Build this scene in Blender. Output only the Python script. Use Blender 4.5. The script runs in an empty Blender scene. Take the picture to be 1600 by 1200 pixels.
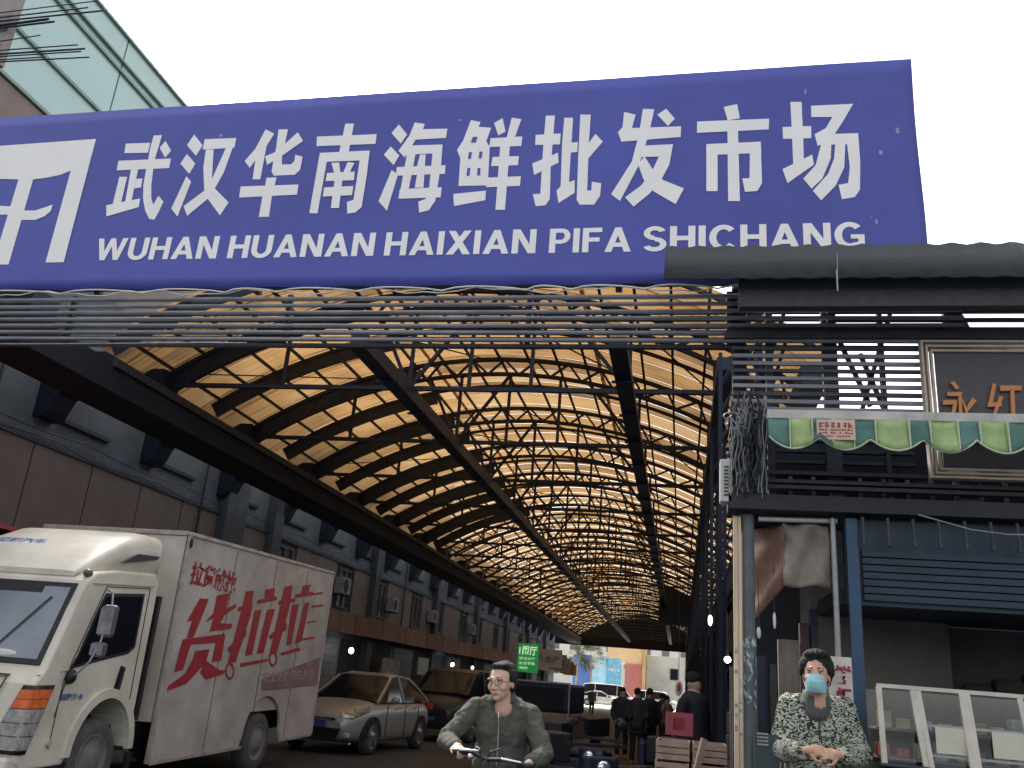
import bpy, bmesh, math, random
import numpy as np
from mathutils import Vector, Matrix
random.seed(7)
sc = bpy.context.scene
COL = sc.collection

# ------------------------------------------------------------------ camera
cd = bpy.data.cameras.new('camera'); cam = bpy.data.objects.new('camera', cd); COL.objects.link(cam)
sc.camera = cam
F_PX, PITCH, YAW, ROLL = 1361.0, 0.33, 0.2064, -0.0809
cy, sy, cp, sp = math.cos(YAW), math.sin(YAW), math.cos(PITCH), math.sin(PITCH)
fw = Vector((-sy*cp, cy*cp, sp)); ri = Vector((cy, sy, 0)); dn = fw.cross(ri)
cr, sr = math.cos(ROLL), math.sin(ROLL)
rx = cr*ri + sr*dn; dy = -sr*ri + cr*dn
cam.matrix_world = Matrix(((rx.x, -dy.x, -fw.x, 0), (rx.y, -dy.y, -fw.y, 0), (rx.z, -dy.z, -fw.z, 1.55), (0, 0, 0, 1)))
cd.sensor_width = 36.0; cd.lens = 36.0*F_PX/1600.0
cd.clip_start = 0.05; cd.clip_end = 2500
# ------------------------------------------------------------------ world, sun, exposure
SUN_EL, SUN_AZ = math.radians(45), math.radians(-38)      # azimuth clockwise from +Y
w = bpy.data.worlds.new('World'); sc.world = w; w.use_nodes = True
nt = w.node_tree; nt.nodes.clear()
sky = nt.nodes.new('ShaderNodeTexSky'); sky.sky_type = 'NISHITA'; sky.sun_disc = False
sky.sun_elevation = SUN_EL; sky.sun_rotation = SUN_AZ; sky.dust_density = 5.0; sky.air_density = 1.2; sky.ozone_density = 1.0
hs = nt.nodes.new('ShaderNodeHueSaturation'); hs.inputs['Saturation'].default_value = 0.25
bg = nt.nodes.new('ShaderNodeBackground'); bg.inputs['Strength'].default_value = 0.15
wo = nt.nodes.new('ShaderNodeOutputWorld')
nt.links.new(sky.outputs[0], hs.inputs['Color']); nt.links.new(hs.outputs[0], bg.inputs['Color']); nt.links.new(bg.outputs[0], wo.inputs['Surface'])
ld = bpy.data.lights.new('sun', 'SUN'); ld.energy = 2.0; ld.angle = math.radians(8.0); ld.color = (1.0, 0.95, 0.86)
sun = bpy.data.objects.new('sun', ld); COL.objects.link(sun)
sd = Vector((math.sin(SUN_AZ)*math.cos(SUN_EL), math.cos(SUN_AZ)*math.cos(SUN_EL), math.sin(SUN_EL)))
sun.rotation_euler = sd.to_track_quat('Z', 'Y').to_euler()
sc.view_settings.view_transform = 'Standard'; sc.view_settings.look = 'None'
sc.view_settings.gamma = 1.0; sc.view_settings.use_curve_mapping = False
sc.view_settings.exposure = 1.5
sc.render.engine = 'CYCLES'
sc.cycles.max_bounces = 6; sc.cycles.transparent_max_bounces = 6
sc.cycles.use_denoising = True

# ------------------------------------------------------------------ materials
MATS = {}
def mat(name, col, rough=0.7, metal=0.0, var=0.18, scale=3.0, bump=0.0, bscale=40.0, spec=0.5, emit=0.0, trans=0.0, stretch=(1, 1, 1), dirt=None):
    if name in MATS: return MATS[name]
    m = bpy.data.materials.new(name); m.use_nodes = True; t = m.node_tree
    b = t.nodes['Principled BSDF']
    b.inputs['Roughness'].default_value = rough; b.inputs['Metallic'].default_value = metal
    b.inputs['Specular IOR Level'].default_value = spec
    tc = t.nodes.new('ShaderNodeTexCoord'); mp = t.nodes.new('ShaderNodeMapping'); mp.inputs['Scale'].default_value = stretch
    t.links.new(tc.outputs['Object'], mp.inputs['Vector'])
    if var > 0:
        n = t.nodes.new('ShaderNodeTexNoise'); n.inputs['Scale'].default_value = scale; n.inputs['Detail'].default_value = 6; n.inputs['Roughness'].default_value = 0.65
        t.links.new(mp.outputs[0], n.inputs['Vector'])
        r = t.nodes.new('ShaderNodeValToRGB'); r.color_ramp.elements[0].position = 0.3; r.color_ramp.elements[1].position = 0.7
        c0 = [max(0, c*(1-var)) for c in col]; c1 = [min(1, c*(1+var*0.6)) for c in col]
        if dirt: c0 = list(dirt)
        r.color_ramp.elements[0].color = (*c0, 1); r.color_ramp.elements[1].color = (*c1, 1)
        t.links.new(n.outputs['Fac'], r.inputs['Fac']); t.links.new(r.outputs['Color'], b.inputs['Base Color'])
    else:
        b.inputs['Base Color'].default_value = (*col, 1)
    if bump > 0:
        n2 = t.nodes.new('ShaderNodeTexNoise'); n2.inputs['Scale'].default_value = bscale; n2.inputs['Detail'].default_value = 5
        t.links.new(mp.outputs[0], n2.inputs['Vector'])
        bp = t.nodes.new('ShaderNodeBump'); bp.inputs['Strength'].default_value = bump; bp.inputs['Distance'].default_value = 0.02
        t.links.new(n2.outputs['Fac'], bp.inputs['Height']); t.links.new(bp.outputs[0], b.inputs['Normal'])
    if emit > 0:
        b.inputs['Emission Color'].default_value = (*col, 1); b.inputs['Emission Strength'].default_value = emit
    if trans > 0: b.inputs['Transmission Weight'].default_value = trans
    MATS[name] = m
    return m

def sheet_mat():
    m = bpy.data.materials.new('translucent_roofing'); m.use_nodes = True; t = m.node_tree; t.nodes.clear()
    out = t.nodes.new('ShaderNodeOutputMaterial'); mix = t.nodes.new('ShaderNodeMixShader'); mix.inputs[0].default_value = 0.72
    d = t.nodes.new('ShaderNodeBsdfDiffuse'); tr = t.nodes.new('ShaderNodeBsdfTranslucent')
    tc = t.nodes.new('ShaderNodeTexCoord'); mp = t.nodes.new('ShaderNodeMapping'); mp.inputs['Scale'].default_value = (0.35, 9.0, 0.35)
    n = t.nodes.new('ShaderNodeTexNoise'); n.inputs['Scale'].default_value = 2.0; n.inputs['Detail'].default_value = 5
    n2 = t.nodes.new('ShaderNodeTexNoise'); n2.inputs['Scale'].default_value = 0.7; n2.inputs['Detail'].default_value = 3
    mx = t.nodes.new('ShaderNodeMath'); mx.operation = 'ADD'; h = t.nodes.new('ShaderNodeMath'); h.operation = 'MULTIPLY'; h.inputs[1].default_value = 0.5
    oi = t.nodes.new('ShaderNodeObjectInfo'); ad = t.nodes.new('ShaderNodeMath'); ad.operation = 'MULTIPLY_ADD'; ad.inputs[1].default_value = 0.26; ad.inputs[2].default_value = -0.12
    ad2 = t.nodes.new('ShaderNodeMath'); ad2.operation = 'ADD'
    r = t.nodes.new('ShaderNodeValToRGB')
    e = r.color_ramp.elements; e[0].position = 0.33; e[0].color = (0.11, 0.068, 0.034, 1); e[1].position = 0.68; e[1].color = (0.31, 0.20, 0.098, 1)
    k = r.color_ramp.elements.new(0.5); k.color = (0.245, 0.138, 0.056, 1)
    va = t.nodes.new('ShaderNodeVectorMath'); va.operation = 'ADD'; cx = t.nodes.new('ShaderNodeCombineXYZ')
    t.links.new(oi.outputs['Random'], cx.inputs['X']); t.links.new(tc.outputs['Object'], va.inputs[0])
    sv = t.nodes.new('ShaderNodeVectorMath'); sv.operation = 'SCALE'; sv.inputs['Scale'].default_value = 40.0
    t.links.new(cx.outputs[0], sv.inputs[0]); t.links.new(sv.outputs[0], va.inputs[1])
    t.links.new(va.outputs[0], mp.inputs['Vector']); t.links.new(mp.outputs[0], n.inputs['Vector']); t.links.new(va.outputs[0], n2.inputs['Vector'])
    t.links.new(n.outputs['Fac'], mx.inputs[0]); t.links.new(n2.outputs['Fac'], mx.inputs[1]); t.links.new(mx.outputs[0], h.inputs[0])
    t.links.new(oi.outputs['Random'], ad.inputs[0]); t.links.new(h.outputs[0], ad2.inputs[0]); t.links.new(ad.outputs[0], ad2.inputs[1])
    t.links.new(ad2.outputs[0], r.inputs['Fac'])
    t.links.new(r.outputs[0], d.inputs[0]); t.links.new(r.outputs[0], tr.inputs[0])
    t.links.new(d.outputs[0], mix.inputs[1]); t.links.new(tr.outputs[0], mix.inputs[2]); t.links.new(mix.outputs[0], out.inputs['Surface'])
    return m
M_SHEET = sheet_mat()
M_STEEL = mat('dark_painted_steel', (0.013, 0.017, 0.032), 0.6, 0.3, 0.4, 6, 0.1)
M_STEEL2 = mat('navy_painted_steel', (0.014, 0.020, 0.042), 0.55, 0.3, 0.35, 5, 0.1)
M_GALV = mat('galvanised_tube', (0.30, 0.30, 0.31), 0.5, 0.5, 0.3, 10, 0.1)
M_GREYBAR = mat('grey_painted_bar', (0.22, 0.22, 0.24), 0.6, 0.3, 0.35, 8, 0.1, stretch=(0.3, 1, 1))
M_DARKBAR = mat('dark_grey_bar', (0.05, 0.052, 0.062), 0.6, 0.3, 0.35, 8, 0.1)
M_WALLG = mat('blue_grey_render', (0.125, 0.137, 0.155), 0.9, 0, 0.3, 0.8, 0.4, 12)
M_PANEL = mat('beige_cladding', (0.19, 0.148, 0.128), 0.8, 0, 0.25, 0.7, 0.2, 8)
M_TRIM = mat('grey_stone_trim', (0.075, 0.082, 0.095), 0.85, 0, 0.25, 2, 0.3, 20)
M_BROWNSIGN = mat('faded_brown_signboard', (0.15, 0.08, 0.06), 0.7, 0, 0.35, 1.2)
M_BLACK = mat('black_plastic', (0.012, 0.012, 0.014), 0.5, 0, 0.2, 10)
M_RUBBER = mat('tyre_rubber', (0.03, 0.03, 0.032), 0.9, 0, 0.4, 12, 0.3, dirt=(0.07, 0.065, 0.06))
M_DARKGLASS = mat('dark_glass', (0.010, 0.012, 0.017), 0.10, 0, 0, spec=0.3)
M_WSCREEN = mat('windscreen_glass', (0.16, 0.185, 0.22), 0.12, 0, 0.35, 1.0, spec=1.0)  # pale blue-grey sky reflection put into the glass colour
M_WHITE = mat('white_paint', (0.72, 0.71, 0.68), 0.6, 0, 0.12, 3)
M_CREAM = mat('cream_vehicle_paint', (0.70, 0.65, 0.54), 0.38, 0, 0.16, 1.6, dirt=(0.54, 0.48, 0.38))
M_CARGO = mat('cream_cargo_panel', (0.56, 0.50, 0.45), 0.6, 0, 0.22, 0.9, dirt=(0.27, 0.23, 0.19))
M_RED = mat('red_print', (0.36, 0.018, 0.028), 0.6, 0, 0.25, 5)
M_REDFADE = mat('faded_red_print', (0.30, 0.12, 0.11), 0.7, 0, 0.35, 6)
M_BLUEPRINT = mat('blue_print', (0.04, 0.12, 0.30), 0.6, 0, 0.2, 8)
M_CHROME = mat('chrome', (0.6, 0.6, 0.62), 0.15, 1.0, 0.1, 8)
M_LAMP = mat('lit_bulb', (1.0, 0.97, 0.9), 0.4, 0, 0, emit=9)
M_WOOD = mat('old_timber', (0.30, 0.21, 0.13), 0.85, 0, 0.45, 6, 0.4, 20, stretch=(1, 1, 0.15))

# ------------------------------------------------------------------ mesh helpers
class MB:
    def __init__(s): s.v = []; s.f = []; s.sm = []; s.xf = None
    def add(s, vs, fs, smooth=False):
        o = len(s.v)
        if s.xf: vs = [s.xf(p) for p in vs]
        s.v += [tuple(p) for p in vs]
        for f in fs: s.f.append(tuple(i+o for i in f)); s.sm.append(smooth)
        return s
    def box(s, x0, x1, y0, y1, z0, z1):
        x0, x1 = sorted((x0, x1)); y0, y1 = sorted((y0, y1)); z0, z1 = sorted((z0, z1))
        return s.add([(x0,y0,z0),(x1,y0,z0),(x1,y1,z0),(x0,y1,z0),(x0,y0,z1),(x1,y0,z1),(x1,y1,z1),(x0,y1,z1)],
                     [(0,3,2,1),(4,5,6,7),(0,1,5,4),(1,2,6,5),(2,3,7,6),(3,0,4,7)])
    def bar(s, p, q, w, h=None, up=(0, 0, 1)):
        h = h or w; p = Vector(p); q = Vector(q); d = (q-p).normalized(); u = Vector(up)
        if abs(d.dot(u)) > 0.98: u = Vector((1, 0, 0))
        a = d.cross(u).normalized(); b = a.cross(d).normalized()
        vs = [c + a*(sx*w/2) + b*(sz*h/2) for c in (p, q) for sx, sz in ((-1,-1),(1,-1),(1,1),(-1,1))]
        return s.add(vs, [(0,3,2,1),(4,5,6,7),(0,1,5,4),(1,2,6,5),(2,3,7,6),(3,0,4,7)])
    def cyl(s, p, q, r, n=10, r2=None, cap=True, smooth=True):
        r2 = r if r2 is None else r2; p = Vector(p); q = Vector(q); d = (q-p).normalized()
        u = Vector((0, 0, 1)) if abs(d.z) < 0.95 else Vector((1, 0, 0))
        a = d.cross(u).normalized(); b = a.cross(d).normalized()
        vs = []
        for c, rr in ((p, r), (q, r2)):
            for i in range(n):
                t = 2*math.pi*i/n; vs.append(c + a*(rr*math.cos(t)) + b*(rr*math.sin(t)))
        s.add(vs, [(i, (i+1) % n, n+(i+1) % n, n+i) for i in range(n)], smooth)
        if cap: s.add(vs[:n], [tuple(range(n))[::-1]]); s.add(vs[n:], [tuple(range(n))])
        return s
    def tube(s, pts, r, n=6):
        for a, b in zip(pts[:-1], pts[1:]): s.cyl(a, b, r, n)
        return s
    def ell(s, c, rad, n=14, m=9, rot=None):
        c = Vector(c); vs = []; R = rot or Matrix.Identity(3)
        vs.append(c + R @ Vector((0, 0, rad[2])))
        for j in range(1, m):
            ph = math.pi*j/m
            for i in range(n):
                t = 2*math.pi*i/n
                vs.append(c + R @ Vector((rad[0]*math.sin(ph)*math.cos(t), rad[1]*math.sin(ph)*math.sin(t), rad[2]*math.cos(ph))))
        vs.append(c + R @ Vector((0, 0, -rad[2])))
        fs = [(0, 1+i, 1+(i+1) % n) for i in range(n)]
        for j in range(m-2):
            for i in range(n):
                a = 1+j*n+i; b = 1+j*n+(i+1) % n; fs.append((a, a+n, b+n, b))
        L = len(vs)-1; o = 1+(m-2)*n
        fs += [(L, o+(i+1) % n, o+i) for i in range(n)]
        return s.add(vs, fs, True)
    def cap(s, p, q, r1, r2=None, n=12):
        r2 = r1 if r2 is None else r2
        s.ell(p, (r1,)*3, n, 8); s.ell(q, (r2,)*3, n, 8); s.cyl(p, q, r1, n, r2); return s
    def prism(s, pts, axis, d0, d1):
        """pts 2D; axis 'X': pts=(y,z); 'Y': pts=(x,z); 'Z': pts=(x,y)"""
        def m(p, d): return {'X': (d, p[0], p[1]), 'Y': (p[0], d, p[1]), 'Z': (p[0], p[1], d)}[axis]
        n = len(pts); vs = [m(p, d0) for p in pts] + [m(p, d1) for p in pts]
        return s.add(vs, [tuple(range(n))[::-1], tuple(range(n, 2*n))] + [(i, (i+1) % n, n+(i+1) % n, n+i) for i in range(n)])
    def loft(s, rings, close=True, caps=True, smooth=True):
        n = len(rings[0]); vs = [p for r in rings for p in r]; fs = []
        for j in range(len(rings)-1):
            for i in range(n if close else n-1):
                fs.append((j*n+i, j*n+(i+1) % n, (j+1)*n+(i+1) % n, (j+1)*n+i))
        s.add(vs, fs, smooth)
        if caps: s.add(rings[0], [tuple(range(n))[::-1]]); s.add(rings[-1], [tuple(range(n))])
        return s
    def mesh(s, name, m=None):
        me = bpy.data.meshes.new(name); me.from_pydata(s.v, [], s.f)
        me.polygons.foreach_set('use_smooth', s.sm)
        bm = bmesh.new(); bm.from_mesh(me); bmesh.ops.recalc_face_normals(bm, faces=bm.faces); bm.to_mesh(me); bm.free()
        if m: me.materials.append(m)
        me.update(); return me
    def build(s, name, m, parent=None, bevel=0, local=False, **k):
        return link(name, s.mesh(name, m), parent, bevel, local, **k)
def link(name, me, parent=None, bevel=0, local=False, kind=None, loc=None, **k):
    o = bpy.data.objects.new(name, me); COL.objects.link(o)
    if loc: o.location = loc
    if parent is not None:
        o.parent = parent
        if not local:
            w_ = wloc(parent); o.location = Vector(o.location) - w_
    if bevel:
        b = o.modifiers.new('bevel', 'BEVEL'); b.width = bevel; b.segments = 2; b.limit_method = 'ANGLE'; b.angle_limit = math.radians(40)
    if kind: o['kind'] = kind
    for kk, vv in k.items(): o[kk] = vv
    return o
def wloc(o):
    v = Vector(o.location)
    while o.parent is not None: o = o.parent; v += Vector(o.location)
    return v
def thing(name, loc, label, cat, group=None, rot=None):
    o = bpy.data.objects.new(name, None); COL.objects.link(o); o.location = loc; o.empty_display_size = 0.2
    if rot: o.rotation_euler = rot
    o['label'] = label; o['category'] = cat
    if group: o['group'] = group
    return o
def tag(o, label, cat, group=None):
    o['label'] = label; o['category'] = cat
    if group: o['group'] = group
    return o
def dup(root, loc, label=None, rot=None, group=None):
    r = root.copy(); COL.objects.link(r); r.location = loc
    if rot: r.rotation_euler = rot
    if label: r['label'] = label
    if group: r['group'] = group
    def rec(a, b):
        for ch in list(a.children):
            c = ch.copy(); COL.objects.link(c); c.parent = b; rec(ch, c)
    rec(root, r)
    return r
def text(name, body, size, m, parent, loc, rot, bold=0.0, extrude=0.001, shear=0, width=None, height=None, space=1.0, local=False):
    c = bpy.data.curves.new(name, 'FONT'); c.body = body; c.size = size; c.offset = bold; c.extrude = extrude; c.shear = shear; c.space_character = space
    c.materials.append(m); o = bpy.data.objects.new(name, c); COL.objects.link(o)
    o.rotation_euler = rot
    bpy.context.view_layer.update()
    bb = [Vector(b) for b in o.bound_box]; x0 = min(b.x for b in bb); x1 = max(b.x for b in bb); y0 = min(b.y for b in bb); y1 = max(b.y for b in bb)
    sx = width/(x1-x0) if width and x1 > x0 else 1.0; sy_ = height/(y1-y0) if height and y1 > y0 else sx
    o.scale = (sx, sy_, 1)
    off = o.rotation_euler.to_matrix() @ Vector((-x0*sx, -y0*sy_, 0))
    o.location = Vector(loc) + off
    dg = bpy.context.evaluated_depsgraph_get()
    bpy.context.view_layer.update(); me = bpy.data.meshes.new_from_object(o.evaluated_get(dg)); me.materials.clear(); me.materials.append(m)
    o2 = bpy.data.objects.new(name, me); COL.objects.link(o2); o2.rotation_euler = o.rotation_euler; o2.scale = o.scale; o2.location = o.location
    bpy.data.objects.remove(o); o = o2; o.name = name
    if parent is not None:
        o.parent = parent
        if not local: o.location = Vector(o.location) - wloc(parent)
    return o
RY = (math.pi/2, 0, 0)            # text facing -Y
RX = (math.pi/2, 0, math.pi/2)    # text facing +X, reading along +Y

# stroke outlines in millimetres on their sign planes
GLYPHS={'logo':[[-7187,5939,-5346,5988,-5519,5656,-5612,5617,-5751,5591,-5889,5578,-6045,5584,-6249,5597,-6511,5626,-6781,5669,-7002,5709],[-5346,5988,-5519,5656,-5516,4722,-5335,4722],[-6045,5584,-5889,5578,-5885,4708,-6048,4710],[-7187,5939,-7002,5709,-6947,4706,-7139,4709],[-6563,5278,-6475,5319,-6351,5321,-6160,5309,-6034,5299,-5891,5253,-5775,5249,-5686,5277,-5609,5305,-5609,5238,-5660,5186,-5747,5152,-5887,5156,-6045,5215,-6132,5217,-6334,5229,-6501,5203]],'wu':[[-5024,5922,-4775,5918,-4774,5814,-5013,5820],[-5053,5741,-4527,5742,-4524,5643,-5046,5640],[-4757,5996,-4674,5995,-4680,5863,-4688,5739,-4675,5607,-4661,5476,-4628,5337,-4593,5272,-4565,5362,-4502,5301,-4521,5211,-4549,5122,-4600,5132,-4659,5215,-4709,5339,-4739,5479,-4748,5610,-4752,5742,-4763,5866],[-4624,5932,-4545,5823,-4588,5754,-4667,5862],[-5001,5571,-4921,5568,-4918,5291,-4997,5280],[-4903,5654,-4830,5651,-4817,5315,-4878,5308],[-4823,5545,-4762,5543,-4756,5453,-4821,5444],[-5058,5281,-4738,5340,-4730,5253,-5029,5168]],'han':[[-4352,5986,-4243,5866,-4286,5761,-4400,5876],[-4379,5782,-4275,5679,-4312,5576,-4423,5685],[-4334,5552,-4276,5494,-4332,5147,-4410,5230],[-4237,5930,-3928,5928,-3927,5828,-4233,5822],[-4202,5821,-4126,5817,-4080,5514,-4032,5416,-3873,5274,-3929,5147,-4078,5315,-4131,5406,-4188,5635],[-3928,5928,-4010,5825,-4081,5507,-4126,5400,-4296,5249,-4239,5152,-4078,5315,-4032,5416,-3979,5575]],'hua':[[-3662,6005,-3570,5955,-3624,5824,-3740,5614,-3801,5685,-3722,5809],[-3696,5817,-3621,5834,-3618,5493,-3692,5496,-3699,5661],[-3537,5998,-3447,5994,-3449,5855,-3456,5718,-3442,5635,-3356,5632,-3331,5665,-3333,5728,-3262,5705,-3263,5575,-3303,5527,-3498,5525,-3526,5567,-3529,5673,-3526,5810],[-3349,5959,-3284,5867,-3461,5719,-3581,5636,-3614,5725,-3523,5765,-3436,5859],[-3790,5428,-3253,5428,-3251,5329,-3783,5318],[-3562,5506,-3468,5507,-3479,5318,-3471,5122,-3563,5122,-3567,5311,-3561,5424]],'nan':[[-3161,5905,-2614,5902,-2612,5805,-3150,5807],[-2917,6025,-2837,6021,-2844,5730,-2931,5734],[-3108,5737,-3029,5738,-3035,5142,-3109,5146],[-3108,5737,-2655,5740,-2659,5645,-3093,5645],[-2655,5740,-2648,5504,-2651,5190,-2699,5141,-2769,5131,-2788,5244,-2733,5261,-2732,5432,-2732,5649,-2740,5735],[-2986,5631,-2916,5633,-2888,5532,-2945,5534],[-2838,5634,-2776,5622,-2812,5510,-2865,5521],[-3010,5532,-2760,5536,-2756,5452,-3011,5452],[-3014,5391,-2752,5395,-2752,5307,-3013,5302],[-2932,5534,-2862,5531,-2850,5187,-2923,5189]],'hai':[[-2426,5991,-2340,5885,-2385,5796,-2482,5907],[-2471,5772,-2383,5678,-2422,5585,-2523,5693],[-2433,5539,-2372,5490,-2425,5148,-2510,5242],[-2286,6003,-2194,5984,-2205,5931,-2260,5824,-2333,5656,-2397,5725,-2317,5874],[-2222,5932,-1989,5925,-1992,5834,-2278,5829],[-2318,5774,-2015,5769,-2014,5685,-2320,5684],[-2318,5774,-2237,5770,-2260,5356,-2333,5313,-2318,5665],[-2015,5769,-2007,5577,-2015,5348,-2019,5230,-2066,5142,-2145,5122,-2164,5226,-2103,5251,-2086,5359,-2093,5683],[-2391,5565,-1968,5566,-1964,5483,-2389,5481],[-2338,5350,-1979,5356,-1977,5261,-2339,5259],[-2201,5679,-2151,5677,-2146,5564,-2214,5567],[-2204,5483,-2141,5481,-2135,5357,-2210,5359]],'xian':[[-1792,6000,-1706,5977,-1719,5930,-1610,5915,-1640,5784,-1606,5727,-1590,5360,-1837,5364,-1847,5626,-1884,5712,-1839,5803],[-1874,5289,-1602,5311,-1598,5222,-1855,5176],[-1589,5961,-1519,6005,-1484,5870,-1542,5836],[-1441,6005,-1358,5986,-1398,5819,-1470,5804],[-1605,5811,-1338,5816,-1339,5723,-1610,5727],[-1573,5628,-1352,5627,-1353,5541,-1578,5541],[-1617,5433,-1321,5435,-1323,5346,-1601,5342],[-1518,5788,-1436,5784,-1428,5128,-1507,5130]],'xianhole':[[-1759,5832,-1718,5830,-1729,5775,-1771,5777],[-1778,5683,-1753,5682,-1756,5617,-1780,5618],[-1688,5684,-1663,5683,-1666,5618,-1690,5619],[-1776,5531,-1751,5530,-1753,5457,-1777,5457],[-1690,5527,-1666,5526,-1663,5458,-1688,5459]],'pi':[[-1227,5825,-1019,5830,-1019,5725,-1224,5728],[-1154,6009,-1077,6005,-1082,5516,-1071,5217,-1101,5161,-1181,5154,-1211,5265,-1150,5267,-1153,5441,-1156,5736],[-1236,5552,-1030,5646,-1020,5552,-1213,5443],[-998,5980,-924,5976,-925,5365,-880,5382,-874,5267,-998,5177,-1021,5292,-990,5329,-1001,5729],[-933,5736,-873,5738,-873,5644,-932,5642],[-866,6003,-780,5998,-783,5719,-775,5283,-742,5282,-741,5363,-666,5346,-670,5232,-715,5154,-827,5157,-854,5201,-863,5624],[-733,5810,-670,5733,-785,5572,-811,5681]],'fa':[[-509,6009,-415,5978,-440,5850,-462,5733,-520,5726,-552,5816,-516,5864],[-482,5852,-51,5847,-52,5747,-520,5726],[-358,6030,-266,6022,-302,5794,-372,5506,-512,5180,-584,5244,-431,5537,-381,5798],[-171,6022,-101,5921,-155,5855,-240,5968],[-386,5680,-111,5682,-130,5572,-407,5575],[-111,5682,-137,5496,-198,5357,-284,5238,-406,5126,-473,5212,-351,5315,-265,5454,-219,5576,-197,5671],[-380,5506,-334,5581,-257,5444,-182,5356,-21,5276,-83,5139,-252,5256,-336,5371]],'shi':[[281,6012,385,6033,405,5899,311,5884],[74,5886,627,5882,622,5784,74,5779],[308,5884,388,5879,399,5151,312,5153],[147,5671,560,5674,563,5572,147,5570],[147,5671,233,5671,233,5243,149,5246],[480,5673,560,5674,564,5302,528,5234,437,5230,418,5347,472,5350]],'chang':[[791,6030,875,6025,877,5669,875,5468,797,5461,795,5724],[726,5799,939,5798,937,5688,728,5691],[717,5420,938,5540,948,5450,751,5295],[945,5984,1256,5984,1179,5837,1117,5728,982,5613,961,5721,1045,5772,1099,5872,942,5880],[977,5720,1279,5715,1275,5620,978,5624],[1007,5632,1081,5629,1071,5499,1004,5325,924,5240,866,5330,960,5445],[1109,5627,1182,5624,1165,5417,1098,5263,989,5137,932,5221,1046,5363,1096,5498],[1194,5623,1279,5715,1281,5451,1267,5219,1228,5158,1136,5142,1118,5267,1186,5279,1205,5415]],'yong':[[1757,3686,1783,3694,1809,3647,1793,3635],[1732,3617,1827,3619,1819,3590,1730,3589],[1802,3618,1822,3619,1810,3367,1788,3366],[1703,3560,1790,3562,1784,3533,1700,3526],[1766,3544,1789,3545,1747,3365,1722,3365],[1883,3580,1910,3558,1845,3478,1831,3489],[1818,3568,1827,3568,1875,3379,1853,3368]],'hong':[[2020,3684,2041,3673,2008,3549,1983,3548],[1978,3548,2061,3550,2059,3522,1975,3517],[2051,3594,2075,3589,2007,3437,1989,3437],[1966,3414,2047,3449,2049,3422,1968,3387],[2063,3668,2195,3669,2190,3636,2062,3630],[2123,3631,2147,3632,2129,3363,2106,3363],[2029,3361,2183,3365,2180,3337,2026,3333]],'huo':[[10769,2290,10991,2301,10917,2095,10786,1794,10628,1773,10683,2003,10554,1969],[11198,2373,11529,2434,11498,2222,11773,2314,11765,2260,11500,2145,11410,2022,11764,2036,11733,1969,11171,1892,11207,2069,11002,2003,11184,2130],[10542,1756,11594,1895,11610,1780,10568,1687],[10542,1756,10761,1733,10680,1389,10487,1361],[11393,1856,11610,1883,11620,1540,11368,1506],[10895,1632,11253,1674,11217,1501,10833,1229,10397,1134,10415,1201,10743,1344,10868,1512],[11208,1525,11614,1414,11802,1419,11739,1367,11298,1284,11114,1377]],'la1':[[11993,2511,12223,2550,12260,2210,12042,1530,11818,1522,11939,2182],[11844,2280,12269,2348,12264,2279,11840,2214],[11747,1711,12192,1987,12222,1909,11798,1649],[12587,2605,12906,2655,12921,2526,12603,2479],[12395,2429,13015,2550,13037,2494,12416,2376],[12360,2273,12571,2306,12502,1654,12297,1632],[12761,2323,13018,2361,12868,1697,12651,1674],[12190,1522,13029,1620,13045,1579,12210,1470]],'la2':[[13234,2723,13526,2771,13537,2409,13333,1718,13080,1664,13187,2377],[13110,2487,13694,2591,13716,2532,13131,2430],[12968,1956,13508,2197,13552,2081,13023,1902],[13919,2817,14224,2869,14198,2722,13895,2674],[13671,2650,14386,2775,14410,2713,13694,2591],[13623,2477,13877,2517,13817,1874,13641,1850],[14100,2554,14291,2589,14216,1942,13960,1897],[13472,1724,14173,1847,14196,1788,13488,1682],[14398,2744,14805,2811,14817,2779,14410,2713],[14394,2535,14900,2609,14913,2577,14406,2504],[14295,2258,14689,2320,14698,2295,14304,2236],[14237,1989,14708,2049,14720,2018,14249,1959]],'ring':[[12051,1413,12056,1354,12016,1370,12013,1412],[12056,1354,12022,1310,11993,1338,12016,1370],[12022,1310,11961,1293,11949,1326,11993,1338],[11961,1293,11889,1308,11896,1336,11949,1326],[11889,1308,11824,1349,11850,1366,11896,1336],[11824,1349,11785,1406,11821,1407,11850,1366],[11785,1406,11780,1465,11818,1449,11821,1407],[11780,1465,11812,1508,11842,1481,11818,1449],[11812,1508,11873,1526,11885,1494,11842,1481],[11873,1526,11945,1513,11937,1484,11885,1494],[11945,1513,12011,1472,11984,1454,11937,1484],[12011,1472,12051,1413,12013,1412,11984,1454],[13380,1634,13382,1574,13339,1589,13337,1632],[13382,1574,13343,1529,13311,1557,13339,1589],[13343,1529,13274,1510,13262,1543,13311,1557],[13274,1510,13194,1524,13204,1553,13262,1543],[13194,1524,13124,1565,13153,1582,13204,1553],[13124,1565,13082,1622,13123,1624,13153,1582],[13082,1622,13079,1681,13121,1667,13123,1624],[13079,1681,13117,1727,13148,1699,13121,1667],[13117,1727,13184,1746,13197,1713,13148,1699],[13184,1746,13265,1733,13255,1704,13197,1713],[13265,1733,13337,1693,13306,1674,13255,1704],[13337,1693,13380,1634,13337,1632,13306,1674]],'lowband':[[12949,1313,15109,1727,15142,1256,13012,1149]],'smalltext':[[10465,2331,11759,2580,11797,2869,10451,2621]]}
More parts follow.
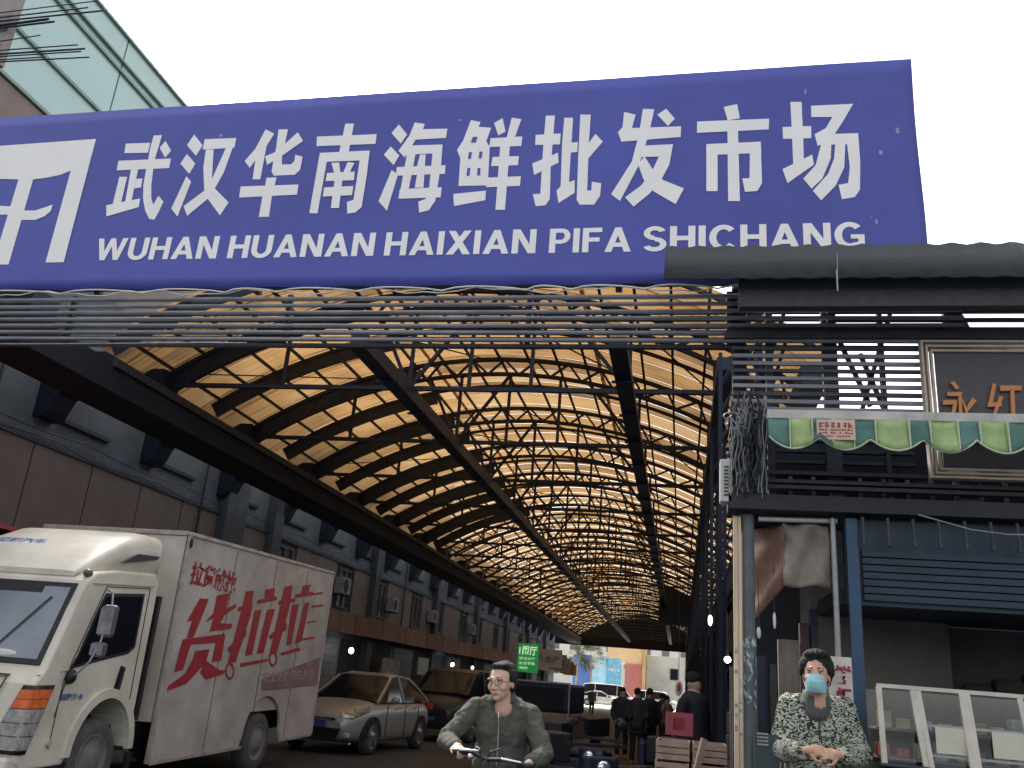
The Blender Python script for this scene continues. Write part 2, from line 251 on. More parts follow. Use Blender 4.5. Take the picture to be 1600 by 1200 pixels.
# ================================================================== GROUND
def ground_mat():
    m = mat('worn_asphalt', (0.045, 0.05, 0.062), 0.75, 0, 0.45, 0.6, 0.4, 30, dirt=(0.018, 0.021, 0.03))
    return m
b = MB(); b.add([(-900, -60, 0), (900, -60, 0), (900, 1500, 0), (-900, 1500, 0)], [(0, 1, 2, 3)])
b.build('ground', ground_mat(), kind='structure')
b = MB(); b.add([(-60, 88.5, 0.004), (60, 88.5, 0.004), (60, 175, 0.004), (-60, 175, 0.004)], [(0, 1, 2, 3)])
b.build('forecourt', mat('pale_concrete', (0.60, 0.56, 0.48), 0.85, 0, 0.2, 0.4, 0.2, 20), kind='structure')
b = MB()
for i in range(22):
    y = 6.6+i*3.7; b.box(0.72, 1.9, y, y+3.66, 0.0, 0.14)
b.build('pavement', mat('pavement_concrete', (0.16, 0.155, 0.15), 0.85, 0, 0.35, 2, 0.3, 20), kind='structure')

# ================================================================== MARKET HALL ROOF
CX, ZA, RR = -3.9, 7.90, 9.8        # arch centre line, underside of crown, radius (bottom chord)
XL, XR = -9.4, 1.65
NB, BAY, YF = 46, 1.75, 7.0         # bays
def arc(x, r=RR): return ZA - RR + math.sqrt(max(0, r*r-(x-CX)**2))
def arcpt(t, dr=0.0):               # t angle from vertical
    return (CX+(RR+dr)*math.sin(t), ZA-RR+(RR+dr)*math.cos(t))
TL, TR = math.asin((XL-CX)/RR), math.asin((XR-CX)/RR)
roof = thing('arched_roof', (CX, YF, 0), 'long arched market roof of dark steel trusses under glowing amber translucent sheeting', 'roof')
def arcbar(mb, t0, t1, dr, w, h, n, y=0.0):
    """curved bar swept along the arch"""
    rings = []
    for i in range(n+1):
        t = t0+(t1-t0)*i/n
        a = arcpt(t, dr-h/2); c = arcpt(t, dr+h/2)
        rings.append([(a[0]-CX, y-w/2, a[1]), (a[0]-CX, y+w/2, a[1]), (c[0]-CX, y+w/2, c[1]), (c[0]-CX, y-w/2, c[1])])
    mb.loft(rings, smooth=False)
DEP = 0.34
tB1 = math.asin((-5.75-CX)/RR)
def truss_mesh():
    mb = MB(); arcbar(mb, TL, TR, 0, 0.08, 0.075, 26); arcbar(mb, TL, TR, DEP, 0.08, 0.08, 26)
    n = 34
    for i in range(n):
        t0 = TL+(TR-TL)*i/n; t1 = TL+(TR-TL)*(i+1)/n
        p = arcpt(t0, DEP if i % 2 else 0); q = arcpt(t1, 0 if i % 2 else DEP)
        mb.bar((p[0]-CX, 0, p[1]), (q[0]-CX, 0, q[1]), 0.045, 0.045, up=(0, 1, 0))
    return mb.mesh('truss', M_STEEL)
def rib_mesh():
    mb = MB(); arcbar(mb, TL, TR, DEP, 0.055, 0.065, 26); return mb.mesh('rib', M_STEEL)
def plate_mesh():
    mb = MB(); arcbar(mb, TL, tB1-0.005, DEP/2+0.01, 0.02, DEP-0.06, 9); return mb.mesh('web_plate', M_STEEL2)
tm, rm_, pm = truss_mesh(), rib_mesh(), plate_mesh()
def tie_mesh():
    mb = MB(); mb.bar((XL-CX, 0, 6.34), (XR-CX, 0, 6.34), 0.075, 0.075)
    return mb.mesh('tie_rod', M_STEEL)
def hanger_mesh(x, x2=None):
    mb = MB(); mb.bar((x-CX, 0, 6.34), ((x2 or x)-CX, 0, arc(x2 or x)), 0.06, 0.06, up=(0, 1, 0)); return mb.mesh('hanger', M_STEEL)
tie_m = tie_mesh(); hang = [hanger_mesh(x) for x in (-7.2, -4.79, -3.7, -2.6, -0.91, 0.5)] + [hanger_mesh(-4.79, -5.5), hanger_mesh(-4.79, -3.7), hanger_mesh(-0.91, -2.0)]
I0 = 3
for i in range(I0, NB):
    y = i*BAY
    if i % 2 == 0:
        link('truss', tm, roof, local=True, loc=(0, y, 0)); link('tie_rod', tie_m, roof, local=True, loc=(0, y, 0))
        for hm in (hang if i < 24 else hang[1:6:2]): link('hanger', hm, roof, local=True, loc=(0, y, 0))
    else:
        link('rib', rm_, roof, local=True, loc=(0, y, 0))
    if i <= 15: link('web_plate', pm, roof, local=True, loc=(0, y, 0))
# purlins and diagonal wind braces
L = NB*BAY
npur = 19
for k in range(npur):
    t = TL+(TR-TL)*(k+0.3)/npur; p = arcpt(t, DEP+0.06)
    MB().bar((p[0]-CX, I0*BAY-0.05, p[1]), (p[0]-CX, L, p[1]), 0.045, 0.055).build('purlin', M_STEEL, roof, local=True)
bm_ = MB()
for (u, v_) in ((TL+0.02, -0.30), (-0.30, -0.02), (-0.02, 0.28), (0.28, TR-0.02)):
    a = arcpt(u, DEP-0.04); c = arcpt(v_, DEP-0.04); bm_.bar((a[0]-CX, 0, a[1]), (c[0]-CX, BAY*2, c[1]), 0.022, 0.022)
brace_m = bm_.mesh('wind_brace', M_STEEL)
for i in range(4, NB-2, 4): link('wind_brace', brace_m, roof, local=True, loc=(0, i*BAY, 0))
# the two long hanging catwalk beams, the eaves beams
for nm, x, z, wd, h in (('catwalk_beam', -4.79, 6.31, 0.26, 0.24), ('catwalk_beam', -0.93, 6.31, 0.26, 0.16)):
    q = MB(); q.box(x-CX-wd/2, x-CX+wd/2, I0*BAY-0.8, L, z-h/2-0.10, z+h/2-0.10)
    for j in range(3, 45): q.box(x-CX-wd/2-0.05, x-CX+wd/2+0.05, j*BAY+0.6, j*BAY+0.66, z-h/2-0.13, z-h/2-0.102)
    q.build(nm, M_STEEL2, roof, local=True)
q = MB(); q.box(XL-1.05-CX, XL-0.03-CX, -1.0, L, 5.66, 6.14); q.build('eaves_gutter', mat('blue_black_gutter', (0.007, 0.010, 0.018), 0.9, 0, 0.3, 1.5), roof, local=True)
q = MB(); q.box(XL-0.03-CX, XL+0.05-CX, I0*BAY, L, 6.06, 6.20); q.build('eaves_plate', mat('pale_eaves_trim', (0.03, 0.03, 0.035), 0.7, 0, 0.3, 4), roof, local=True)
q = MB(); q.box(XR-CX, XR+0.35-CX, I0*BAY, L, 5.9, 6.2); q.build('eaves_gutter', M_STEEL2, roof, local=True)
q = MB(); q.box(0.47-CX, 0.72-CX, I0*BAY, L, 6.10, 6.30); q.build('column_beam', M_STEEL2, roof, local=True)
# lattice columns on the right
def lat_col():
    q = MB()
    for sx in (-0.11, 0.11):
        for sy_ in (-0.11, 0.11): q.box(0.6-CX+sx-0.025, 0.6-CX+sx+0.025, sy_-0.025, sy_+0.025, 0, 6.1)
    for k in range(15):
        z = 0.2+k*0.39
        for s_ in (-0.11, 0.11):
            q.bar((0.6-CX-0.11, s_, z), (0.6-CX+0.11, s_, z+0.39), 0.018); q.bar((0.6-CX+s_, -0.11, z), (0.6-CX+s_, 0.11, z+0.39), 0.018)
    return q.mesh('lattice_column', M_STEEL)
lc = lat_col()
for i in range(0, 24): link('lattice_column', lc, roof, local=True, loc=(0, 1.2+i*BAY*2, 0))
# roof sheets: two lapped arcs per bay
def sheet_mesh(y0, y1, ta, tb, lift):
    n = 12; vs = []; fs = []
    for j, y in enumerate((y0, y1)):
        for i in range(n+1):
            t = ta+(tb-ta)*i/n; p = arcpt(t, DEP+0.11+lift+0.02*j); vs.append((p[0]-CX, y, p[1]))
    for i in range(n): fs.append((i, i+1, n+2+i, n+1+i))
    mb = MB(); mb.add(vs, fs, True); return mb.mesh('roof_sheet', M_SHEET)
TS = [TL-0.02, TL+(TR-TL)*0.36, TL+(TR-TL)*0.67, TR+0.02]
shm = [sheet_mesh(0, BAY/2+0.05, TS[k]-0.004, TS[k+1]+0.004, 0.012*(k % 2)) for k in range(3)]
for i in range(I0*2, NB*2):
    for k in range(3):
        link('roof_sheet', shm[k], roof, local=True, loc=(0, i*BAY/2, 0.0))
# dark gable at the far end and the dark board below the roof half way down on the right
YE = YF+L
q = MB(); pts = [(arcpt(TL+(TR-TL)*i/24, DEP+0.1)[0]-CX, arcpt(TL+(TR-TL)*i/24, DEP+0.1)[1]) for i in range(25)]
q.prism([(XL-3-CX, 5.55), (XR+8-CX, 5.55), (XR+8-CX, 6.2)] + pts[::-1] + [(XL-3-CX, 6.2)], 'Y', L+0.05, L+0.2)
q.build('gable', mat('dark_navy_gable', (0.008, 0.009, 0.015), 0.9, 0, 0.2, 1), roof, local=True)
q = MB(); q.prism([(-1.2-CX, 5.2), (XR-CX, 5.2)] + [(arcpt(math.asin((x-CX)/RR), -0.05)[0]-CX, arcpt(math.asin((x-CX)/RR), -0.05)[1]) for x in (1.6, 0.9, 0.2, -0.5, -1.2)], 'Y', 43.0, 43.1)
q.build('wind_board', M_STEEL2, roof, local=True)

# ================================================================== LEFT MARKET BUILDING
WX = -12.0
left = thing('market_building', (WX-3, 40, 0), 'long grey market building with beige cladding down the left of the hall', 'building')
MB().box(WX-6, WX, 4, YE+0.5, 0, 8.6).build('wall', M_WALLG, left)
MB().box(WX, WX+0.10, 5, YE, 5.13, 5.22).build('cornice', M_TRIM, left)
MB().box(WX, WX+0.10, 5, YE, 6.9, 7.05).build('cornice', M_TRIM, left)
pan = MB().box(0.002, 0.07, 0.022, 1.728, 3.47, 5.12).mesh('cladding_panel', M_PANEL)
y = 5.15
k = 0
pils = MB().box(0.002, 0.30, 0.0, 0.55, 0, 6.85).mesh('pilaster', M_TRIM)
win = {}
def win_meshes():
    f = MB(); f.box(0.02, 0.10, 0.0, 1.2, 3.62, 3.68).box(0.02, 0.10, 0, 1.2, 4.92, 4.98).box(0.02, 0.10, 0, 0.06, 3.68, 4.92).box(0.02, 0.10, 1.14, 1.2, 3.68, 4.92).box(0.02, 0.10, 0.57, 0.63, 3.68, 4.92)
    p = MB(); p.box(0.01, 0.04, 0.06, 1.14, 3.68, 4.92)
    return f.mesh('window', mat('window_frame_grey', (0.12, 0.12, 0.13), 0.6, 0.2, 0.2, 8)), p.mesh('pane', mat('murky_window_glass', (0.05, 0.055, 0.07), 0.15, 0, 0.4, 2, spec=0.8))
wf, wp = win_meshes()
ys = []
while y < YE-4:
    if abs(y-20.9) < 0.9 or (y > 21.5 and k % 6 == 0):
        link('pilaster', pils, left, loc=(WX, y, 0)); y += 0.55; k += 1; continue
    if y < 21 or k % 3 != 1:
        link('cladding_panel', pan, left, loc=(WX, y, 0))
    else:
        o = link('window', wf, left, loc=(WX, y+0.25, 0)); link('pane', wp, o, local=True)
    y += 1.75; k += 1
# sill lines and brackets
sill = MB().box(0.002, 0.09, 0, 1.5, 5.70, 5.78).mesh('sill', mat('dark_slot', (0.04, 0.042, 0.05), 0.8, 0, 0.2, 5))
def bracket():
    q = MB(); pts = [(0.002, 5.62), (0.02, 5.60), (0.22, 5.62), (0.30, 5.75), (0.42, 6.05), (0.8, 6.35), (1.4, 6.52), (2.0, 6.56), (2.55, 6.56), (2.55, 6.15), (1.98, 6.15), (1.95, 6.9), (0.002, 6.9)]
    q.prism([(a, c) for a, c in pts], 'Y', -0.28, 0.28); return q.mesh('bracket', M_STEEL2)
bk = bracket()
for i in range(0, 23):
    yy = YF+i*3.5
    link('bracket', bk, left, loc=(WX, yy, 0))
    link('sill', sill, left, loc=(WX, yy+0.5, 0))
    s2 = link('sill', sill, left, loc=(WX, yy+0.6, 0.95))
# canopy sign boards above the shops, shutters, posts
SB = [M_BROWNSIGN, mat('faded_orange_board', (0.17, 0.10, 0.065), 0.7, 0, 0.3, 1.5), mat('dull_red_board', (0.14, 0.06, 0.055), 0.7, 0, 0.3, 1.5)]
sbm = [MB().box(0, 0.12, 0.02, 3.0, 2.74, 3.40).mesh('sign_board', m_) for m_ in SB]
yy = 5.5; k = 0
while yy < YE-4:
    link('sign_board', sbm[(k*7) % 3 if yy > 24 else 2], left, loc=(WX+0.75, yy, 0)); yy += 3.05; k += 1
MB().box(WX, WX+0.74, 5.5, YE, 3.22, 3.34).build('canopy', M_TRIM, left)
M_SHUT = mat('grey_shutter', (0.11, 0.115, 0.13), 0.6, 0.2, 0.25, 3)
for i in range(26):
    yy = 6.0+i*3.1
    q = MB()
    if i % 3 == 1:
        for j in range(11): q.box(0.003, 0.05, 0.15, 2.85, 0.2+j*0.22, 0.40+j*0.22)
        q.mesh; o = q.build('shutter', M_SHUT, left, loc=(WX, yy, 0), local=True); o.location = Vector(o.location)-Vector(left.location)
    else:
        q.box(0.003, 0.03, 0.15, 2.85, 0.1, 2.6); o = q.build('shop_opening', mat('dark_interior', (0.015, 0.017, 0.025), 0.9, 0, 0.3, 2), left, loc=(WX, yy, 0), local=True); o.location = Vector(o.location)-Vector(left.location)  # flat dark sheet on the wall, interior shade put into its colour
# AC units
def ac_unit(loc, label):
    t = thing('air_conditioner', loc, label, 'air conditioner', 'outdoor units on the left wall')
    MB().box(0, 0.32, 0, 0.8, 0, 0.56).build('casing', mat('grimy_white_casing', (0.30, 0.30, 0.31), 0.6, 0, 0.3, 5), t, bevel=0.015, local=True)
    q = MB(); q.cyl((0.321, 0.3, 0.28), (0.33, 0.3, 0.28), 0.23, 18); q.build('fan_guard', M_BLACK, t, local=True)
    MB().bar((0, 0.1, -0.02), (0.34, 0.1, -0.02), 0.04).bar((0, 0.7, -0.02), (0.34, 0.7, -0.02), 0.04).build('bracket_arm', M_DARKBAR, t, local=True)
    return t
a0 = ac_unit((WX+0.10, 29.4, 4.05), 'wall mounted outdoor cooling unit nearest the back of the box truck')
dup(a0, (WX+0.10, 35.2, 3.95), 'wall mounted outdoor cooling unit second beyond the box truck')
dup(a0, (WX+0.10, 41.5, 4.0), 'small dark outdoor cooling unit on the left wall before the hanging hook lamps')
dup(a0, (WX+0.10, 50.0, 4.0), 'farthest outdoor cooling unit high on the left wall')
# lit bulbs in the shops on the left
for (y_, z_, lab) in ((30.3, 2.20, 'round lit bulb hanging in the shop just beyond the box truck'), (44.9, 2.21, 'round lit bulb hanging left of the man in green'), (49.5, 2.2, 'faint small bulb just left of the head of the man in green')):
    t = thing('hanging_bulb', (WX+0.7, y_, z_), lab, 'light bulb', 'bulbs hanging in the left shops')
    MB().ell((0, 0, 0), (0.085, 0.085, 0.10)).build('bulb', M_LAMP if y_ < 48 else mat('dim_bulb', (0.8, 0.85, 1.0), 0.4, 0, 0, emit=1.2), t, local=True)
    MB().cyl((0, 0, 0.1), (0, 0, 0.62), 0.012, 6).cyl((0, 0, 0.12), (0, 0, 0.22), 0.05, 8).build('flex', M_BLACK, t, local=True)
# shop goods under the left canopy: pale boxes and a notice board on a post
t = thing('display_board', (WX+0.9, 33.2, 0), 'pale display board with a figure, standing in the left shop doorway', 'board')
MB().box(-0.03, 0.03, 0, 2.2, 0.15, 2.1).build('panel', mat('dull_grey_board', (0.15, 0.15, 0.14), 0.7, 0, 0.3, 1.5), t, local=True)
MB().ell((0.035, 0.8, 1.35), (0.008, 0.25, 0.3)).ell((0.035, 0.8, 0.95), (0.008, 0.35, 0.4)).build('print', mat('cream_print', (0.40, 0.37, 0.28), 0.7, 0, 0.3, 3), t, local=True)
t = thing('notice_board', (WX+1.0, 38.5, 0), 'small pale green notice board on a post left of the man in green', 'notice board')
MB().box(-0.03, 0.03, -0.8, 0.8, 1.6, 2.3).build('panel', mat('pale_green_board', (0.25, 0.30, 0.28), 0.7, 0, 0.2, 3), t, local=True)
MB().cyl((0, 0, 0), (0, 0, 1.6), 0.04, 8).build('post', M_GREYBAR, t, local=True)

# ================================================================== RIGHT SHOPS (low row on the right of the hall)
right = thing('right_shop_row', (3, 40, 0), 'low dark row of shops along the right side of the hall', 'building')
MB().box(1.9, 7.0, 7.7, YE, 0, 3.45).build('wall', mat('dark_shop_wall', (0.07, 0.065, 0.07), 0.85, 0, 0.4, 1, 0.3, 15), right)
MB().box(0.9, 7.0, 10.5, YE, 3.46, 3.6).build('roof', M_STEEL2, right)
for i in range(22):
    yy = 10.0+i*3.6
    q = MB(); q.box(1.0, 1.12, yy, yy+3.4, 2.5, 3.3); q.build('sign_board', [mat('dark_red_board', (0.14, 0.05, 0.04), 0.7, 0, 0.3, 2), mat('dark_blue_board', (0.03, 0.05, 0.09), 0.7, 0, 0.3, 2), M_WALLG][i % 3], right)
    MB().box(0.92, 1.0, yy+3.42, yy+3.56, 0.14, 3.4).build('post', M_STEEL, right)
# roller curtains hanging on the far right side
# ================================================================== FAR END OF THE STREET
t = thing('blue_hoarding', (-9.7, 130, 0), 'blue and pale blue hoarding beyond the far end of the hall', 'hoarding')
MB().box(-15.0, -12.4, 130, 130.2, 0, 6.2).build('panel', mat('deep_blue_board', (0.07, 0.16, 0.45), 0.6, 0, 0.15, 1), t)
MB().box(-12.35, -10.4, 130, 130.2, 0, 6.0).build('panel', mat('pale_blue_board', (0.38, 0.66, 0.80), 0.6, 0, 0.3, 1.5), t)
MB().box(-10.35, -8.2, 130, 130.2, 0, 6.0).build('panel', mat('sky_blue_board', (0.16, 0.42, 0.62), 0.6, 0, 0.3, 1.5), t)
for i in range(2): text('print', '海鲜市场', 0.6, M_WHITE, t, (-12.2+i*2.1, 129.95, 4.6-i*0.4), RY, bold=0.01, width=1.7)
t = thing('orange_building', (-7, 134, 0), 'orange and red painted building front beyond the far end of the hall', 'building')
MB().box(-10.5, -5.4, 134, 140, 5.6, 9.2).build('upper_wall', mat('orange_render', (0.68, 0.43, 0.22), 0.8, 0, 0.15, 0.5), t)
MB().box(-7.9, -5.4, 133.7, 134, 0, 5.55).build('red_panel', mat('red_brown_render', (0.42, 0.13, 0.10), 0.8, 0, 0.15, 0.5), t)
MB().box(-5.35, -5.0, 133.5, 140, 0, 9.2).build('pier', mat('orange_pier', (0.5, 0.30, 0.13), 0.8, 0, 0.15, 0.5), t)
t = thing('grey_building', (0, 140, 0), 'grey concrete building beyond the far end of the hall, right of the orange front', 'building')
MB().box(-4.9, 12, 138, 150, 0, 7.0).build('wall', mat('pale_concrete_wall', (0.48, 0.48, 0.44), 0.85, 0, 0.25, 0.3), t)
for i in range(6):
    o = MB().box(-1.5+i*2.2, -0.3+i*2.2, 137.9, 137.99, 3.8, 5.4).build('window', M_TRIM, t)
    MB().box(-1.4+i*2.2, -0.4+i*2.2, 137.85, 137.89, 3.9, 5.3).build('pane', M_DARKGLASS, o)
t = thing('cream_building', (20, 200, 0), 'tall cream block with rows of windows, hazy behind the far forecourt', 'building')
MB().box(-30, 40, 200, 215, 0, 26).build('wall', mat('cream_render', (0.78, 0.74, 0.64), 0.8, 0, 0.1, 0.2), t)
wm = MB().box(0, 1.6, -0.12, -0.02, 0, 1.7).mesh('window', mat('far_window', (0.18, 0.18, 0.17), 0.4, 0, 0.3, 0.3))
for i in range(16):
    for j in range(4): link('window', wm, t, loc=(-28+i*4.0, 200, 6.4+j*3.2))
def tree(loc, h, label, seed, group='trees beyond the far forecourt'):
    rnd = random.Random(seed)
    t = thing('tree', loc, label, 'tree', group)
    q = MB(); q.cyl((0, 0, 0), (0.1, 0, h*0.45), 0.16, 8, 0.10)
    for k in range(6):
        a = rnd.random()*6.28; q.cyl((0.1, 0, h*(0.35+0.04*k)), (1.2*math.cos(a), 1.2*math.sin(a), h*(0.6+0.05*k)), 0.06, 6, 0.02)
    q.build('trunk', M_WOOD, t, local=True)
    q = MB()
    cl = [(rnd.uniform(-1.6, 1.6), rnd.uniform(-1.4, 1.4), h*rnd.uniform(0.5, 0.98), rnd.uniform(0.4, 0.9)) for _ in range(16)]
    for _ in range(1500):
        c = rnd.choice(cl); d = Vector((rnd.gauss(0, 1), rnd.gauss(0, 1), rnd.gauss(0, 0.8))).normalized()*c[3]*rnd.random()**0.4
        p = Vector(c[:3])+d; u = Vector((rnd.uniform(-1, 1), rnd.uniform(-1, 1), rnd.uniform(-1, 1))).normalized()*0.09; v = u.orthogonal().normalized()*0.07
        q.add([p-u, p+v, p+u, p-v], [(0, 1, 2, 3)])
    q.build('crown', mat('far_foliage', (0.07, 0.09, 0.035), 0.8, 0, 0.4, 1), t, local=True)
tree((-14.2, 127, 0), 8.5, 'thin leafy tree above the blue hoarding at the far end', 3)
tree((-12.3, 128, 0), 9.0, 'second thin tree above the pale blue hoarding at the far end', 5)
tree((3.0, 125, 0), 6.0, 'small tree at the right of the far forecourt', 9)

# ================================================================== UPPER LEFT: glass block, concrete post with rods
gb = thing('glass_office_block', (-17.5, 30, 0), 'pale green glass office block rising above the left end of the banner', 'building')
MG = mat('pale_green_glass', (0.42, 0.60, 0.56), 0.15, 0, 0.15, 0.15, spec=0.8)
MF = mat('grey_green_mullion', (0.20, 0.27, 0.25), 0.5, 0.3, 0.2, 2)
MB().box(-24, -16.2, 7.0, 60, 0, 14.38).build('core', mat('brown_render', (0.27, 0.21, 0.18), 0.85, 0, 0.25, 0.6), gb)
levels = [14.45, 15.78, 17.45, 18.6]
for j in range(3):
    for i in range(14):
        MB().box(-16.24, -16.2, 7.0+i*3.8+0.03, 7.0+(i+1)*3.8-0.03, levels[j]+0.05, levels[j+1]-0.05).build('glass_panel', MG, gb)
for z_ in levels: MB().box(-16.3, -16.12, 7.0, 60, z_-0.045, z_+0.045).build('mullion', MF, gb)
MB().box(-16.3, -16.10, 7.0, 60, 17.72, 17.78).build('mullion', MF, gb)
MB().box(-24, -16.26, 7.0, 60, 14.4, 18.55).build('floor_slabs', mat('green_grey_core', (0.35, 0.46, 0.43), 0.8, 0, 0.1, 0.3), gb)
cp_ = thing('concrete_post', (-10.2, 8.0, 0), 'brown concrete frame corner at the upper left edge with loose rods', 'post')
MB().box(-9.95, -9.5, 8.05, 8.5, 0, 8.7).build('column', M_TRIM, cp_)
MB().box(-12.6, -8.93, 8.0, 8.12, 8.75, 10.2).build('upper_slab', mat('brown_concrete', (0.34, 0.29, 0.26), 0.9, 0, 0.3, 2, 0.3, 15), cp_)

q = MB()
for (x0, z0, x1, z1, r) in ((-9.3, 9.52, -7.65, 9.60, .008), (-9.3, 9.44, -7.75, 9.50, .010), (-9.3, 9.38, -7.48, 9.43, .012), (-9.3, 9.30, -8.3, 9.36, .018), (-9.3, 9.26, -8.2, 9.31, .014), (-9.3, 9.02, -8.35, 9.10, .008),
    (-9.3, 8.90, -7.74, 8.90, .009), (-9.3, 8.84, -7.62, 8.83, .013), (-9.3, 8.80, -7.66, 8.79, .009), (-9.3, 8.72, -7.52, 8.69, .010), (-9.3, 8.75, -8.2, 8.74, .009)):
    q.cyl((x0, 7.96, z0), (x1, 7.96, z1), r, 6)
q.build('reinforcing_rod', M_STEEL2, cp_, kind='stuff')

# wall clutter down the left side: conduits, sagging cables
for (yy, z0, z1) in ((12.6, 3.5, 6.8), (19.9, 3.5, 6.6), (24.6, 2.8, 6.5), (31.0, 3.4, 5.1), (37.5, 2.8, 6.4)):
    MB().cyl((WX+0.12, yy, z0), (WX+0.12, yy+0.02, z1), 0.03, 8).build('downpipe', M_DARKBAR, left)
for k, (z_, sag) in enumerate(((5.45, .10), (5.30, .16), (3.42, .08))):
    q = MB(); pts = []
    for i in range(0, 61): pts.append((WX+0.16+0.02*k, 8+i*0.9, z_-sag*abs(math.sin(math.pi*i/4.0+k))))
    q.tube(pts, 0.012, 5); q.build('wall_cable', M_BLACK, left)
# ================================================================== BANNER OVER THE ENTRANCE
YB = 6.0
ban = thing('entrance_banner', (-2.7, YB, 4.45), 'huge blue banner with white market name stretched across the hall entrance', 'banner')
M_BLUE = mat('blue_banner_cloth', (0.066, 0.080, 0.375), 0.55, 0, 0.16, 0.5, 0.35, 2.5, spec=0.5)
M_LET = mat('white_lettering', (0.90, 0.87, 0.84), 0.6, 0, 0.05, 2)
X0, X1, NX, NZ = -8.6, 1.7, 90, 16
vs = []; fs = []
for j in range(NZ+1):
    for i in range(NX+1):
        u = i/NX; v = j/NZ; x = X0+(X1-X0)*u
        top = 6.28+0.10*max(0, (x+6.46)/8.16); z = 4.45+(top-4.45)*v
        edge = 1.0-min(1, 4*v*(1-v)+0.0)
        yy = YB+0.0012*math.sin(x*2.3+v*3)+0.0008*math.sin(x*5.1-v*7)
        if v == 0: z += 0.018*abs(math.sin(x*4.2))
        if i == NX: x += 0.006*math.sin(v*7)
        vs.append((x, yy, z))
for j in range(NZ):
    for i in range(NX):
        a = j*(NX+1)+i; fs.append((a, a+1, a+NX+2, a+NX+1))
q = MB(); q.add(vs, fs, True); o = q.build('cloth', M_BLUE, ban)
sol = o.modifiers.new('thick', 'SOLIDIFY'); sol.thickness = 0.006; sol.offset = 1
q = MB(); q.bar((X0, YB+0.06, 4.5), (1.66, YB+0.06, 4.5), 0.05); q.bar((X0, YB+0.06, 6.25), (1.66, YB+0.06, 6.33), 0.05)
for x in (-8, -6.5, -5, -3.5, -2, -0.5, 1.0, 1.66): q.bar((x, YB+0.10, 4.45), (x, YB+0.10, 6.3), 0.05)
q.build('frame', M_DARKBAR, ban)
def put_glyph(key, name, m, parent, y=None, x=None, d=0.0, th=0.004, sgn=-1, split=False, part=None):
    q = MB()
    if part is not None or split:
        if split:
            for i, pl in enumerate(GLYPHS[key]):
                q = MB(); q.prism([(pl[k]/1000, pl[k+1]/1000) for k in range(0, len(pl), 2)], 'Y', y-d-th, y-d); q.build(name, m, parent)
            return
    for i, pl in enumerate(GLYPHS[key]):
        pts = [(pl[k]/1000, pl[k+1]/1000) for k in range(0, len(pl), 2)]
        o_ = 0.00015*(i % 12)
        if y is not None: q.prism(pts, 'Y', y-d-o_-th, y-d-o_)
        else: q.prism(pts, 'X', x+d+o_, x+d+o_+th)
    return q.build(name, m, parent)
for key in ('logo', 'wu', 'han', 'hua', 'nan', 'hai', 'xian', 'pi', 'fa', 'shi', 'chang'):
    put_glyph(key, 'emblem' if key == 'logo' else 'letter', M_LET, ban, y=YB, d=0.0028, th=0.0006)
put_glyph('xianhole', 'letter_counter', M_BLUE, ban, y=YB, d=0.0062, th=0.0006, split=True)
